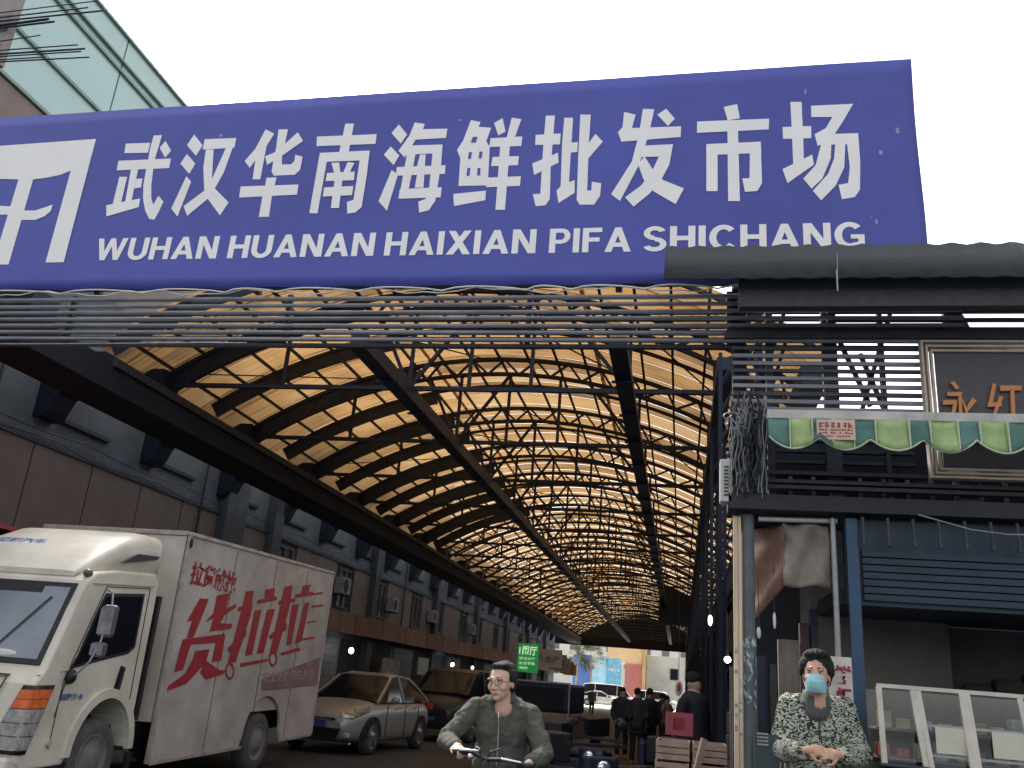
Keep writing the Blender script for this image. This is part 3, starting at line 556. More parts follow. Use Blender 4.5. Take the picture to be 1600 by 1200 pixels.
def latin(body, x0, x1, z0, h, y, m, parent):
    """bold sans capitals built from straight and curved strokes, one mesh per letter"""
    T = 0.215
    def ar(cx, cz, rx, rz, a0, a1, n=9, t=T):
        out = []
        for i in range(n):
            u, v = math.radians(a0+(a1-a0)*i/n), math.radians(a0+(a1-a0)*(i+1)/n)
            out.append([(cx+rx*math.cos(u), cz+rz*math.sin(u)), (cx+rx*math.cos(v), cz+rz*math.sin(v)), (cx+(rx-t)*math.cos(v), cz+(rz-t*.85)*math.sin(v)), (cx+(rx-t)*math.cos(u), cz+(rz-t*.85)*math.sin(u))])
        return out
    def rc(a, b_, c, d_): return [(a, b_), (c, b_), (c, d_), (a, d_)]
    D = {'I': (.22, [rc(0, 0, T, 1)]), 'H': (.78, [rc(0, 0, T, 1), rc(.565, 0, .78, 1), rc(T, .42, .565, .60)]),
         'N': (.80, [rc(0, 0, T, 1), rc(.585, 0, .80, 1), [(0.02, 1), (.25, 1), (.78, 0), (.55, 0)]]),
         'A': (.88, [[(0, 0), (.23, 0), (.545, 1), (.335, 1)], [(.65, 0), (.88, 0), (.545, 1), (.335, 1)], [(.19, .20), (.69, .20), (.64, .37), (.24, .37)]]),
         'W': (1.22, [[(0, 1), (.22, 1), (.44, 0), (.24, 0)], [(.24, 0), (.44, 0), (.71, 1), (.51, 1)], [(.51, 1), (.71, 1), (.98, 0), (.78, 0)], [(.78, 0), (.98, 0), (1.22, 1), (1.0, 1)]]),
         'U': (.78, [rc(0, .36, T, 1), rc(.565, .36, .78, 1)] + ar(.39, .36, .39, .38, 180, 360, 12)),
         'X': (.84, [[(0, 0), (.26, 0), (.82, 1), (.57, 1)], [(0.02, 1), (.27, 1), (.84, 0), (.58, 0)]]),
         'P': (.72, [rc(0, 0, T, 1), rc(T, .83, .44, 1), rc(T, .37, .44, .53)] + ar(.41, .685, .31, .315, -90, 90, 10, .20)),
         'F': (.66, [rc(0, 0, T, 1), rc(T, .82, .66, 1), rc(T, .43, .58, .60)]),
         'S': (.74, ar(.37, .73, .35, .285, 20, 270, 14, .20) + ar(.37, .275, .37, .29, -160, 90, 14, .20)),
         'C': (.84, ar(.44, .50, .44, .515, 42, 318, 18, .22)),
         'G': (.88, ar(.44, .50, .44, .515, 42, 300, 18, .22) + [rc(.47, .36, .86, .52), rc(.68, 0, .86, .36), [(.60, .02), (.70, .10), (.70, .24), (.56, .20)]])}
    gap = .10; tot = sum(D[c][0] for c in body)+gap*(len(body)-1); k = (x1-x0)/tot; x = x0
    for c in body:
        q = MB()
        for i, pl in enumerate(D[c][1]):
            o_ = 0.00015*(i % 12); q.prism([(x+p[0]*k, z0+p[1]*h) for p in pl], 'Y', y-o_-0.0006, y-o_)
        q.build('letter', m, parent); x += (D[c][0]+gap)*k
for body, x0, x1 in (('WUHAN', -5.045, -3.885), ('HUANAN', -3.785, -2.49), ('HAIXIAN', -2.40, -1.156), ('PIFA', -1.05, -0.415), ('SHICHANG', -0.325, 1.284)):
    latin(body, x0, x1, 4.735, 0.212, YB-0.0028, M_LET, ban)
M_SCUFF = mat('pale_scuff', (0.30, 0.33, 0.55), 0.7, 0, 0.2, 9); rnd = random.Random(31)
for (x, z) in ((1.30, 6.02), (1.42, 5.52), (1.33, 4.98), (1.36, 4.93), (0.9, 6.1), (-1.9, 6.0), (-4.1, 5.95), (1.55, 5.7), (-5.1, 4.6), (0.2, 4.6)):
    MB().box(x, x+rnd.uniform(0.006, 0.05), YB-0.0027, YB-0.0022, z, z+rnd.uniform(0.006, 0.05)).build('scuff', M_SCUFF, ban)
# rope lacing under the banner
q = MB(); rnd = random.Random(2); x = X0; pts = []
while x < 0.35:
    w_ = rnd.uniform(0.22, 1.0)
    for k in range(7):
        u = k/6; pts.append((x+w_*u, YB-0.04-0.01*math.sin(u*6.28), 4.40+0.034*math.sin(math.pi*u)**0.6))
    x += w_
q.tube(pts, 0.007, 5)
pts2 = [(X0+i*0.14, YB-0.03, 4.405+0.02*math.sin(i*0.9)+0.012*math.sin(i*2.3)) for i in range(64)]
q.tube(pts2, 0.005, 5)
tag(q.build('lacing_rope', mat('white_rope', (0.70, 0.68, 0.62), 0.8, 0, 0.2, 9)), 'white rope lacing looped along the lower edge of the blue banner', 'rope')
# slatted screen: rows of grey tubes
scr = thing('slatted_screen', (-3.2, YB+0.05, 4.0), 'row of long grey horizontal tubes below the blue banner', 'screen')
zz = [4.365, 4.305, 4.245, 4.19, 4.13, 4.07, 4.01]
for i, z in enumerate(zz):
    nseg = 3; xs = [-8.6, -5.2, -1.9, 1.9]
    for a, c in zip(xs[:-1], xs[1:]):
        dz = 0.004*math.sin(i*3+a)
        MB().cyl((a, YB+0.02, z+dz), (c-0.004, YB+0.02, z-dz), 0.017 if i else 0.020, 8).build('slat', M_GREYBAR if i not in (6,) else M_GREYBAR, scr)
for i, z in enumerate(zz[:6]):
    MB().box(-8.6, 1.9, YB+0.30, YB+0.34, z-0.008, z+0.022).build('back_slat', M_DARKBAR, scr)
for x in (-7.2, -5.2, -3.2, -1.2, 0.3): MB().box(x, x+0.04, YB+0.05, YB+0.09, 4.0, 4.42).build('upright', M_DARKBAR, scr)
# ================================================================== RIGHT: slatted facade screen over the shop
fac = thing('facade_lattice', (1.2, YB, 2.9), 'dark slatted facade screen over the right shop, sky showing between its bars', 'screen')
for z in (4.37, 4.31, 4.245, 4.18, 4.11):
    MB().box(1.0 if z > 4.12 else 0.3, 3.2, YB+0.03, YB+0.06, z-0.011, z+0.014).build('slat', M_DARKBAR, fac)
MB().box(0.28, 3.2, YB-0.02, YB+0.05, 4.02, 4.075).build('rail', M_DARKBAR, fac)
for k in range(9):
    z = 3.955-k*0.057
    MB().box(0.34, 1.60, YB+0.02, YB+0.045, z-0.012+0.002*math.sin(k*5), z+0.014).build('slat', M_GREYBAR if k % 3 else M_DARKBAR, fac)
for x, wd, ye in ((0.34, .10, .07), (0.58, .05, .12), (0.97, .10, .10), (1.36, .03, .12), (1.80, .12, .10), (2.7, .1, .1)):
    MB().box(x, x+wd, YB+ye, YB+ye+0.06, 2.9, 4.45).build('upright', M_DARKBAR, fac)
for a, c in (((0.42, 3.3), (0.75, 4.4)), ((1.0, 4.4), (1.3, 3.6)), ((1.5, 4.4), (1.22, 3.5)), ((0.75, 3.4), (0.42, 4.1)), ((1.45, 3.4), (1.25, 4.0)), ((1.95, 4.3), (2.3, 3.4))):
    MB().bar((a[0], YB+0.24, a[1]), (c[0], YB+0.24, c[1]), 0.03, 0.03, up=(0, 1, 0)).build('brace', M_DARKBAR, fac)
# dark sheet canopy that covers the end of the banner
can = thing('sheet_canopy', (1.2, 5.6, 4.3), 'dark corrugated sheet canopy crossing the lower right corner of the banner', 'canopy')
n = 80; vs = []; fs = []
for i in range(n+1):
    x = -0.14+3.5*i/n; wv = 0.012*math.sin(i*1.5)
    vs += [(x, 5.60+wv*0.4, 4.548+wv-0.02*i/n), (x-0.01, 5.5+wv, 4.25-0.012*i/n)]
for i in range(n): fs.append((2*i, 2*i+2, 2*i+3, 2*i+1))
M_CANOPY = mat('dark_weathered_sheet', (0.045, 0.05, 0.055), 0.75, 0, 0.4, 2, 0.2, 12, stretch=(0.3, 1, 3))
q = MB(); q.add(vs, fs, True); o = q.build('front_sheet', M_CANOPY, can); sol = o.modifiers.new('t', 'SOLIDIFY'); sol.thickness = 0.01
vs = []; fs = []
for i in range(n+1):
    x = -0.14+3.5*i/n; wv = 0.012*math.sin(i*1.5)
    vs += [(x, 5.60, 4.542+wv-0.02*i/n), (x, 5.93, 4.56+wv)]
for i in range(n): fs.append((2*i, 2*i+2, 2*i+3, 2*i+1))
q = MB(); q.add(vs, fs, True); o = q.build('top_sheet', M_CANOPY, can); sol = o.modifiers.new('t', 'SOLIDIFY'); sol.thickness = 0.01
MB().box(0.36, 3.4, 5.62, 5.70, 4.10, 4.33).build('beam', M_DARKBAR, can)
MB().bar((0.98, 5.48, 4.30), (0.98, 5.47, 4.14), 0.008).bar((0.99, 5.48, 4.42), (0.985, 5.48, 4.22), 0.005).build('dangling_wire', M_GALV, can)
# dark bracing beams under the facade
sof = thing('shop_soffit', (1.5, 5.9, 2.8), 'heavy dark boxed beam across the right shop front, below the name board', 'beam')
MB().box(0.30, 3.4, 5.88, 6.12, 2.76, 2.86).build('beam', mat('brown_black_beam', (0.018, 0.018, 0.026), 0.7, 0, 0.4, 3), sof)
for z in (3.05, 2.99, 2.95): MB().box(0.45, 3.4, 6.02, 6.08, z-0.015, z+0.01).build('rail', M_DARKBAR, sof)
for z in (3.32, 3.24, 3.16, 3.08): MB().box(0.56, 1.55, 6.15, 6.2, z-0.012, z+0.012).build('rail', M_DARKBAR, sof)
MB().box(0.50, 3.4, 6.42, 6.46, 2.74, 3.56).build('dark_panel', M_STEEL2, sof)
MB().box(0.62, 3.4, 6.21, 6.30, 2.92, 3.10).build('dark_panel', MATS['brown_black_beam'], sof)
for i in range(14): MB().box(0.72+i*0.152, 0.745+i*0.152, 6.16, 6.195, 2.90, 3.06).build('strut', M_GREYBAR, sof)
# name board with triple frame
nb = thing('name_board', (2.1, 5.98, 3.05), 'dark shop name board with stepped tan frame and orange characters', 'sign')
MB().box(1.68, 3.3, 5.975, 6.0, 3.10, 3.92).build('board', mat('charcoal_board', (0.055, 0.05, 0.055), 0.5, 0, 0.15, 2), nb)
MT = mat('tan_moulding', (0.50, 0.42, 0.34), 0.6, 0, 0.25, 8)
for k, (dx, dz) in enumerate(((0, 0), (0.032, 0.03), (0.064, 0.06))):
    x0, z1, z0 = 1.585+dx, 3.985-dz, 3.02+dz; yb = 5.93+0.012*k
    q = MB(); q.box(x0, x0+0.014, yb, 6.0, z0, z1); q.box(x0+0.015, 3.3, yb, 6.0, z1-0.014, z1); q.box(x0+0.015, 3.3, yb, 6.0, z0, z0+0.014)
    q.build('frame', MT, nb)
MOR = mat('orange_characters', (0.55, 0.22, 0.08), 0.6, 0, 0.2, 5)
put_glyph('yong', 'letter', MOR, nb, y=5.972, d=0.0, th=0.02); put_glyph('hong', 'letter', MOR, nb, y=5.972, d=0.0, th=0.02)
# awning
aw = thing('striped_awning', (1.3, 5.6, 3.3), 'green and lime striped awning with scalloped valance over the right shop', 'awning')
MB().box(0.53, 3.2, 5.57, 5.64, 3.29, 3.350).build('front_rail', mat('dirty_white_aluminium', (0.46, 0.44, 0.40), 0.5, 0.2, 0.3, 6), aw, bevel=0.005)
MAG = mat('teal_awning_cloth', (0.095, 0.20, 0.17), 0.8, 0, 0.35, 5, 0.2, 60); MAL = mat('lime_awning_cloth', (0.34, 0.44, 0.19), 0.8, 0, 0.35, 5, 0.2, 60); MAP = mat('pale_piping', (0.50, 0.58, 0.40), 0.8, 0, 0.2, 8)
xs = [0.535, 0.705, 0.87]; st = [0, 1]
x = 0.575; seg = []
edges = [0.535, 0.665, 0.80, 1.02, 1.10, 1.225, 1.42, 1.55, 1.73, 1.86, 2.03, 2.17, 2.34, 2.5, 2.68, 2.85, 3.02, 3.2]
cols = [0, 1, 0, 1, 0, 1, 0, 1, 0, 1, 0, 1, 0, 1, 0, 1, 0]
edges = [0.535, 0.665, 0.80, 0.92, 1.05, 1.18, 1.375, 1.50, 1.66, 1.78, 1.94, 2.07, 2.23, 2.37, 2.53, 2.68, 2.84, 3.0, 3.2]
cols = [0, 1, 0, 1, 0, 1, 0, 1, 0, 1, 0, 1, 0, 1, 0, 1, 0, 1]
def scal(x):
    ph = ((x-0.535) % 0.305)/0.305
    return 3.165-0.080*abs(math.sin(math.pi*min(1, ph*1.0)))**0.8+0.0
def vy(x): return 5.572+0.010*math.sin(x*13)
for a, c, cc in zip(edges[:-1], edges[1:], cols):
    n = 8; vs = []; fs = []
    for i in range(n+1):
        x = a+(c-a)*i/n; z0 = scal(x)
        for j in range(5): vs.append((x, vy(x)-0.006*j*(1+0.5*math.sin(x*9)), 3.29+(z0-3.29)*j/4))
    for i in range(n):
        for j in range(4): p = i*5+j; fs.append((p, p+5, p+6, p+1))
    q = MB(); q.add(vs, fs, True); o = q.build('valance_stripe', MAL if cc else MAG, aw); so = o.modifiers.new('t', 'SOLIDIFY'); so.thickness = 0.004
    MB().box(c-0.0035, c+0.0035, vy(c)-0.034, vy(c)-0.004, scal(c), 3.288).build('seam', MAP, aw)
q = MB(); q.tube([(0.535+i*0.02, vy(0.535+i*0.02)-0.028, scal(0.535+i*0.02)) for i in range(134)], 0.006, 5); q.build('hem_piping', MAP, aw)
MB().cyl((0.56, 5.85, 3.36), (3.2, 5.85, 3.36), 0.055, 10).build('roller', M_GREYBAR, aw)
for x in (0.7, 2.0, 3.0): MB().bar((x, 5.63, 3.30), (x, 5.9, 3.36), 0.03).build('arm', M_GREYBAR, aw)
nt_ = thing('pinned_notice', (0.94, 5.55, 3.14), 'small pinkish notice with red print pinned on the awning valance', 'notice')
MB().box(0.825, 1.055, 5.530, 5.533, 3.145, 3.275).build('paper', mat('pinkish_paper', (0.62, 0.45, 0.36), 0.8, 0, 0.1, 5), nt_)
q = MB(); rnd = random.Random(4)
for i in range(6):
    x = 0.84+i*0.034
    for k in range(4):
        u = rnd.uniform(0, 0.02); v = rnd.uniform(0, 0.03)
        q.box(x+u*0.6, x+u*0.6+0.018, 5.526, 5.529, 3.225+v, 3.229+v) if k % 2 else q.box(x+u, x+u+0.004, 5.526, 5.529, 3.222, 3.222+0.034)
for r_ in range(3):
    for i in range(12):
        if rnd.random() < 0.85: q.box(0.84+i*0.017, 0.84+i*0.017+0.012, 5.526, 5.529, 3.205-r_*0.02, 3.209-r_*0.02+rnd.random()*0.006)
q.build('print', M_RED, nt_, kind='stuff')
# white louvred box and cable bundle
t = thing('louvred_box', (0.28, 5.95, 2.8), 'tall white louvred box fixed high beside the hanging cables', 'electrical box')
MB().box(0.245, 0.325, 5.88, 5.99, 2.80, 3.09).build('casing', mat('off_white_box', (0.50, 0.50, 0.46), 0.6, 0, 0.15, 5), t, bevel=0.006)
q = MB()
for k in range(9): q.box(0.270, 0.300, 5.874, 5.879, 2.84+k*0.024, 2.85+k*0.024)
q.build('louvres', M_DARKBAR, t, kind='stuff')
q = MB(); rnd = random.Random(11)
q2 = MB()
for i in range(70):
    x0 = 0.325+0.23*rnd.random(); ph = rnd.random()*6; y0 = 5.84+0.12*rnd.random(); am = rnd.uniform(0.006, 0.016)
    ztop = 3.30+0.3*rnd.random(); zb = 2.83+0.12*rnd.random(); f_ = rnd.uniform(9, 16)
    pts = [(x0+am*math.sin(ph+f_*s_/14)-0.02*s_/14, y0, ztop+(zb-ztop)*s_/14) for s_ in range(15)]
    (q if i % 2 else q2).tube(pts, 0.0045 if i % 2 else 0.006, 5)
cb = thing('cable_bundle', (0.43, 5.9, 2.8), 'thick tangle of black and pale cables hanging beside the awning', 'cables')
q2.build('dark_cables', M_STEEL, cb, kind='stuff'); q.build('pale_cables', mat('pale_cable', (0.20, 0.20, 0.20), 0.6, 0, 0.3, 9), cb, kind='stuff')
q = MB()
for i in range(12):
    a = rnd.uniform(0.3, 0.6); pts = [(a+0.05*math.sin(i+k*0.8), 5.86+0.03*rnd.random(), 3.42+0.03*math.sin(k*1.3+i)-0.015*i*rnd.random()) for k in range(8)]
    q.tube(pts, 0.005, 5)
q.build('cable_knot', M_GALV, cb, kind='stuff')
# thin wires sagging
q = MB(); q.tube([(-8.6+i*0.4, 5.9, 3.93+0.0*i-0.02*math.sin(math.pi*min(1, i/12))) for i in range(14)], 0.005, 5)
tag(q.build('sagging_wire', M_GALV), 'thin pale wire running under the left slats', 'wire')
q = MB(); q.tube([(1.45, 5.78, 2.74), (1.6, 5.78, 2.70), (1.75, 5.78, 2.66), (1.95, 5.78, 2.64), (2.4, 5.78, 2.65)], 0.005, 5)
tag(q.build('sagging_wire', M_GALV), 'thin pale wire sagging in front of the hanging tubes at the right', 'wire')
# ================================================================== RIGHT SHOP below the soffit
shop = thing('corner_shop', (2.2, 6.5, 0), 'dark corner shop with blue frame, rolled shutter and brown interior wall', 'shop')
MBL = mat('dark_blue_shutter', (0.014, 0.032, 0.055), 0.5, 0.2, 0.35, 2, 0.1)
MB().box(1.04, 3.5, 6.0, 6.08, 2.19, 2.735).build('shutter_box', MBL, shop)
for k in range(7): MB().box(1.14, 3.4, 5.97, 5.998, 2.22+k*0.046, 2.222+k*0.046+0.034).build('shutter_slat', MBL, shop)
MB().box(1.045, 1.115, 5.95, 5.995, 0, 2.735).build('door_post', mat('bright_blue_paint', (0.02, 0.06, 0.12), 0.5, 0, 0.25, 5), shop)
MB().box(1.12, 3.5, 7.2, 7.3, 0, 2.19).build('back_wall', mat('brown_grey_wall', (0.06, 0.05, 0.055), 0.85, 0, 0.4, 1.2, 0.2, 10), shop)
MB().box(1.30, 3.5, 7.05, 7.19, 0, 1.70).build('shelf_back', mat('rust_brown_wall', (0.13, 0.10, 0.075), 0.8, 0, 0.4, 2.5), shop)
MB().box(1.0, 3.5, 6.1, 7.2, 2.2, 2.3).build('ceiling', M_STEEL2, shop)
MB().ell((1.25, 7.15, 1.97), (0.09, 0.03, 0.045)).build('wall_lamp', M_BLACK, shop)
MB().bar((1.62, 7.19, 2.15), (1.63, 7.19, 1.85), 0.02).build('conduit', M_BLACK, shop)
for i in range(7): MB().box(1.75+i*0.2, 1.75+i*0.2+0.19, 6.9, 7.04, 1.60, 1.74+0.05*((i*5) % 4)).build('dark_bundle', mat('charcoal_bundle', (0.025, 0.022, 0.026), 0.9, 0, 0.4, 6), shop, bevel=0.03)
for i in range(10):
    x = 1.14+i*0.152
    tt = tag(MB().cyl((x, 5.9, 2.735), (x+0.004, 5.9, 2.60), 0.011, 8).cyl((x, 5.9, 2.60), (x+0.004, 5.9, 2.555), 0.016, 8).build('hanging_tube', M_DARKBAR),
        ['leftmost', 'second', 'third', 'fourth', 'fifth', 'sixth', 'seventh', 'eighth', 'ninth', 'tenth'][i] + ' short grey tube hanging from the dark beam, counted from the blue post', 'tube', 'short tubes hanging under the shop beam')
# tarpaulin, rods and poles
def cloth_piece(corner_fn, n, m_):
    vs = []; fs = []
    for i in range(n+1):
        for j in range(m_+1): vs.append(corner_fn(i/n, j/m_))
    for i in range(n):
        for j in range(m_): p = i*(m_+1)+j; fs.append((p, p+m_+1, p+m_+2, p+1))
    q = MB(); q.add(vs, fs, True); return q
q = cloth_piece(lambda u, v: (0.655+0.295*u, 6.02+0.022*math.sin(u*9+v*5)+0.03*abs(math.sin((u-v)*4.2)), 2.70-0.41*v-0.01*math.sin(u*7)*v), 24, 16)
MTP = mat('beige_tarpaulin', (0.27, 0.235, 0.19), 0.8, 0, 0.3, 3, 0.3, 10, dirt=(0.17, 0.135, 0.11))
o = q.build('tarpaulin', MTP); so = o.modifiers.new('t', 'SOLIDIFY'); so.thickness = 0.006
q = cloth_piece(lambda u, v: (0.465+0.20*u, 6.03+0.25*(1-u)+0.02*math.sin(v*11+u*3), 2.69-(0.64-0.24*u)*v), 10, 16)
o2 = q.build('side_curtain', mat('rusty_pink_curtain', (0.20, 0.11, 0.085), 0.85, 0, 0.35, 4, 0.3, 10)); so = o2.modifiers.new('t', 'SOLIDIFY'); so.thickness = 0.006
tag(o2, 'rusty pink curtain hanging slanted left of the beige tarpaulin', 'curtain')
tag(o, 'creased beige tarpaulin hung above the doorway behind the masked woman', 'tarpaulin')
tag(MB().cyl((0.50, 6.0, 2.715), (1.0, 6.0, 2.722), 0.017, 10).build('curtain_rod', mat('grey_white_tube', (0.5, 0.5, 0.5), 0.4, 0.2, 0.1, 5)), 'pale round rod holding up the beige tarpaulin', 'rod')
tag(MB().cyl((0.965, 5.96, 2.73), (0.97, 5.96, 0.0), 0.018, 10).build('steel_pipe', M_GALV), 'thin steel pipe standing at the right edge of the tarpaulin', 'pipe')
tag(MB().box(0.335, 0.362, 5.97, 6.0, 0, 2.72).box(0.366, 0.384, 5.975, 6.0, 0, 2.72).build('timber_pole', mat('pale_raw_timber', (0.62, 0.48, 0.32), 0.7, 0, 0.25, 6, stretch=(3, 3, 0.3))), 'pale raw timber pole, brightest upright beside the stickered column', 'pole')
t = thing('stickered_column', (0.43, 6.0, 0), 'grey round column plastered with torn stickers next to the timber pole', 'column')
MB().cyl((0.43, 6.02, 0), (0.43, 6.02, 2.74), 0.043, 16).build('shaft', mat('grey_green_column', (0.10, 0.115, 0.12), 0.7, 0, 0.35, 4), t)
rnd = random.Random(8)
sm = [mat('sticker_white', (0.45, 0.47, 0.46), 0.7, 0, 0.3, 12), mat('sticker_teal', (0.14, 0.26, 0.28), 0.7, 0, 0.3, 12), mat('sticker_grey', (0.25, 0.27, 0.27), 0.7, 0, 0.4, 14)]
for i in range(64):
    a = rnd.uniform(math.pi*1.05, math.pi*1.95); z = rnd.uniform(1.52, 1.92); hh = rnd.uniform(0.008, 0.035); da = rnd.uniform(0.15, 0.6); r_ = 0.0445+0.0003*i/4
    vs = []
    for k in range(4):
        aa = a+da*k/3; e0, e1 = rnd.uniform(-.006, .006), rnd.uniform(-.008, .008); vs += [(0.43+r_*math.cos(aa), 6.02+r_*math.sin(aa), z+e0+.01*k*(i % 3-1)), (0.43+r_*math.cos(aa), 6.02+r_*math.sin(aa), z+hh+e1+.01*k*(i % 3-1))]
    q = MB(); q.add(vs, [(2*k, 2*k+2, 2*k+3, 2*k+1) for k in range(3)]); q.build('sticker', sm[i % 3 if i % 5 else 1], t)
for i in range(16):
    z = rnd.uniform(1.35, 1.92); x = rnd.choice([0.337, 0.366]); 
    MB().box(x, x+0.017, 5.9655-0.0004*i, 5.9665-0.0004*i, z, z+rnd.uniform(0.008, 0.025)).build('sticker', sm[2 if i % 3 == 1 else i % 3], t)
# hanging small lamps
for (x, y, z, r_, h, lab, em, c) in ((0.205, 6.6, 2.05, 0.014, 0.07, 'small warm lit lamp hanging at the hall edge, leftmost of the small hanging lamps', 4, (1.0, 0.85, 0.6)), (0.315, 6.4, 1.80, 0.022, 0.03, 'small round white bulb glowing just left of the timber pole', 7, (1, 1, 1)),
        (0.50, 6.1, 1.95, 0.013, 0.07, 'dull grey bottle lamp hanging just right of the stickered column', 0.03, (0.5, 0.52, 0.55)), (0.60, 6.1, 2.02, 0.010, 0.10, 'pale tube lamp hanging in the doorway left of the masked woman', 0.07, (0.8, 0.82, 0.8))):
    t = thing('hanging_lamp', (x, y, z), lab, 'lamp', 'small lamps hanging by the right column')
    q = MB()
    q.ell((0, 0, h*0.5), (r_, r_, max(r_, h*0.55))); q.build('glass', mat('lamp_glass_%d' % int(em*10), c, 0.4, 0, 0, emit=em), t, local=True)
    MB().cyl((0, 0, h), (0, 0, h+0.05), r_*0.5, 8).cyl((0, 0, h+0.05), (0, 0, h+0.3), 0.003, 5).build('flex', M_BLACK, t, local=True)
# doorway behind the woman
dw = thing('side_doorway', (0.75, 7.4, 0), 'narrow doorway with brown walls and old timber door behind the masked woman', 'doorway')
MB().box(0.95, 1.9, 7.0, 7.6, 0, 2.7).build('side_wall', mat('beige_grey_wall', (0.12, 0.108, 0.10), 0.85, 0, 0.3, 2, 0.2, 10), dw)
MB().box(0.66, 0.80, 6.5, 6.56, 0, 1.98).build('door_leaf', mat('worn_pale_timber', (0.17, 0.145, 0.12), 0.8, 0, 0.4, 4, stretch=(4, 4, 0.5)), dw)
MB().box(0.81, 0.87, 6.52, 6.60, 0, 2.1).build('door_jamb', mat('maroon_jamb', (0.08, 0.035, 0.045), 0.8, 0, 0.3, 5), dw)
MB().box(0.88, 0.93, 6.5, 6.6, 0, 2.2).build('door_jamb', M_STEEL2, dw)
MB().box(0.50, 0.56, 6.3, 6.36, 0, 1.85).build('dark_pipe', M_STEEL2, dw)
MB().box(0.58, 0.62, 6.25, 6.3, 0, 1.80).build('dark_pipe', M_BLACK, dw)
MB().box(0.44, 1.9, 7.9, 8.0, 0, 3.4).build('back_wall', mat('very_dark_wall', (0.025, 0.025, 0.03), 0.9, 0, 0.3, 2), dw)
MB().box(0.44, 1.04, 6.12, 7.9, 2.74, 2.8).build('ceiling', M_STEEL2, dw)
# poster with red characters
po = thing('red_character_poster', (0.98, 5.9, 1.4), 'white poster with large red brush characters behind the masked woman', 'poster')
MB().box(0.895, 1.035, 5.92, 5.925, 1.25, 1.86).build('sheet', mat('warm_white_paper', (0.62, 0.57, 0.52), 0.7, 0, 0.08, 4), po)
MPR = mat('dark_red_ink', (0.28, 0.02, 0.035), 0.7, 0, 0.2, 9)
text('print', '鲜', 0.12, MPR, po, (0.93, 5.916, 1.70), RY, bold=0.004, width=0.10, height=0.11)
text('print', '虾', 0.12, MPR, po, (0.935, 5.916, 1.58), RY, bold=0.004, width=0.09, height=0.10)
text('print', '蟹', 0.12, MPR, po, (0.935, 5.916, 1.46), RY, bold=0.004, width=0.09, height=0.10)
# display cabinet
cab = thing('glass_display_cabinet', (1.6, 5.8, 0), 'glass fronted food display cabinet with pale timber frame at the lower right', 'cabinet')
MFR = mat('pale_cabinet_frame', (0.55, 0.50, 0.42), 0.6, 0, 0.2, 6)
def lean(x, z): return (x, 5.75, z)
q = [(1.15, 1.70, 1.15, 1.05), (1.335, 1.69, 1.395, 1.05), (1.365, 1.69, 1.42, 1.05), (1.60, 1.70, 1.63, 1.05), (1.63, 1.70, 1.66, 1.05), (1.91, 1.69, 1.97, 1.05), (2.25, 1.69, 2.28, 1.05), (2.6, 1.69, 2.6, 1.05)]
for (x0, z0, x1, z1) in q: MB().bar((x0, 5.75, z0), (x1, 5.68, z1), 0.022, 0.03).build('frame_post', MFR, cab)
MB().bar((1.14, 5.75, 1.705), (2.62, 5.75, 1.70), 0.02, 0.022).build('frame_rail', MFR, cab)
for z in (1.50, 1.34): MB().bar((1.40, 5.74, z+0.005), (2.6, 5.74, z), 0.012, 0.014).build('frame_rail', mat('grey_cabinet_rail', (0.33, 0.33, 0.33), 0.6, 0, 0.2, 6), cab)
MB().box(1.14, 2.62, 6.2, 6.22, 1.0, 1.69).build('back_panel', mat('dusty_cabinet_back', (0.21, 0.20, 0.18), 0.8, 0, 0.3, 2.5), cab)
MB().box(1.14, 2.62, 5.8, 6.19, 0.15, 1.14).build('base', mat('dark_blue_base', (0.04, 0.05, 0.075), 0.6, 0, 0.3, 3), cab)
for z in (1.30, 1.46): MB().box(1.16, 2.60, 5.83, 6.18, z, z+0.012).build('shelf', mat('cabinet_shelf', (0.25, 0.24, 0.22), 0.5, 0, 0.2, 4), cab)
gm = bpy.data.materials.new('clear_glass'); gm.use_nodes = True; tn = gm.node_tree; tn.nodes.clear()
g_o = tn.nodes.new('ShaderNodeOutputMaterial'); g_m = tn.nodes.new('ShaderNodeMixShader'); g_t = tn.nodes.new('ShaderNodeBsdfTransparent'); g_g = tn.nodes.new('ShaderNodeBsdfGlossy')
g_t.inputs[0].default_value = (0.9, 0.93, 0.92, 1); g_g.inputs['Roughness'].default_value = 0.08; g_m.inputs[0].default_value = 0.12
tn.links.new(g_t.outputs[0], g_m.inputs[1]); tn.links.new(g_g.outputs[0], g_m.inputs[2]); tn.links.new(g_m.outputs[0], g_o.inputs['Surface'])
for a, c in ((1.16, 1.33), (1.38, 1.60), (1.65, 1.91), (1.95, 2.25), (2.29, 2.59)): MB().box(a, c, 5.745, 5.749, 1.16, 1.69).build('pane', gm, cab)
rnd = random.Random(21)
cols_ = [((0.50, 0.12, 0.08), 'red meat packets'), ((0.55, 0.48, 0.36), 'pale packets'), ((0.4, 0.33, 0.2), 'brown packets'), ((0.5, 0.5, 0.46), 'white packets')]
SHN = {1.152: 'bottom', 1.313: 'middle', 1.473: 'top'}; CLN = ['red', 'cream', 'brown', 'white']; cnt = {}
ORD = ['first', 'second', 'third', 'fourth', 'fifth', 'sixth', 'seventh', 'eighth', 'ninth', 'tenth', 'eleventh', 'twelfth', 'thirteenth', 'fourteenth']
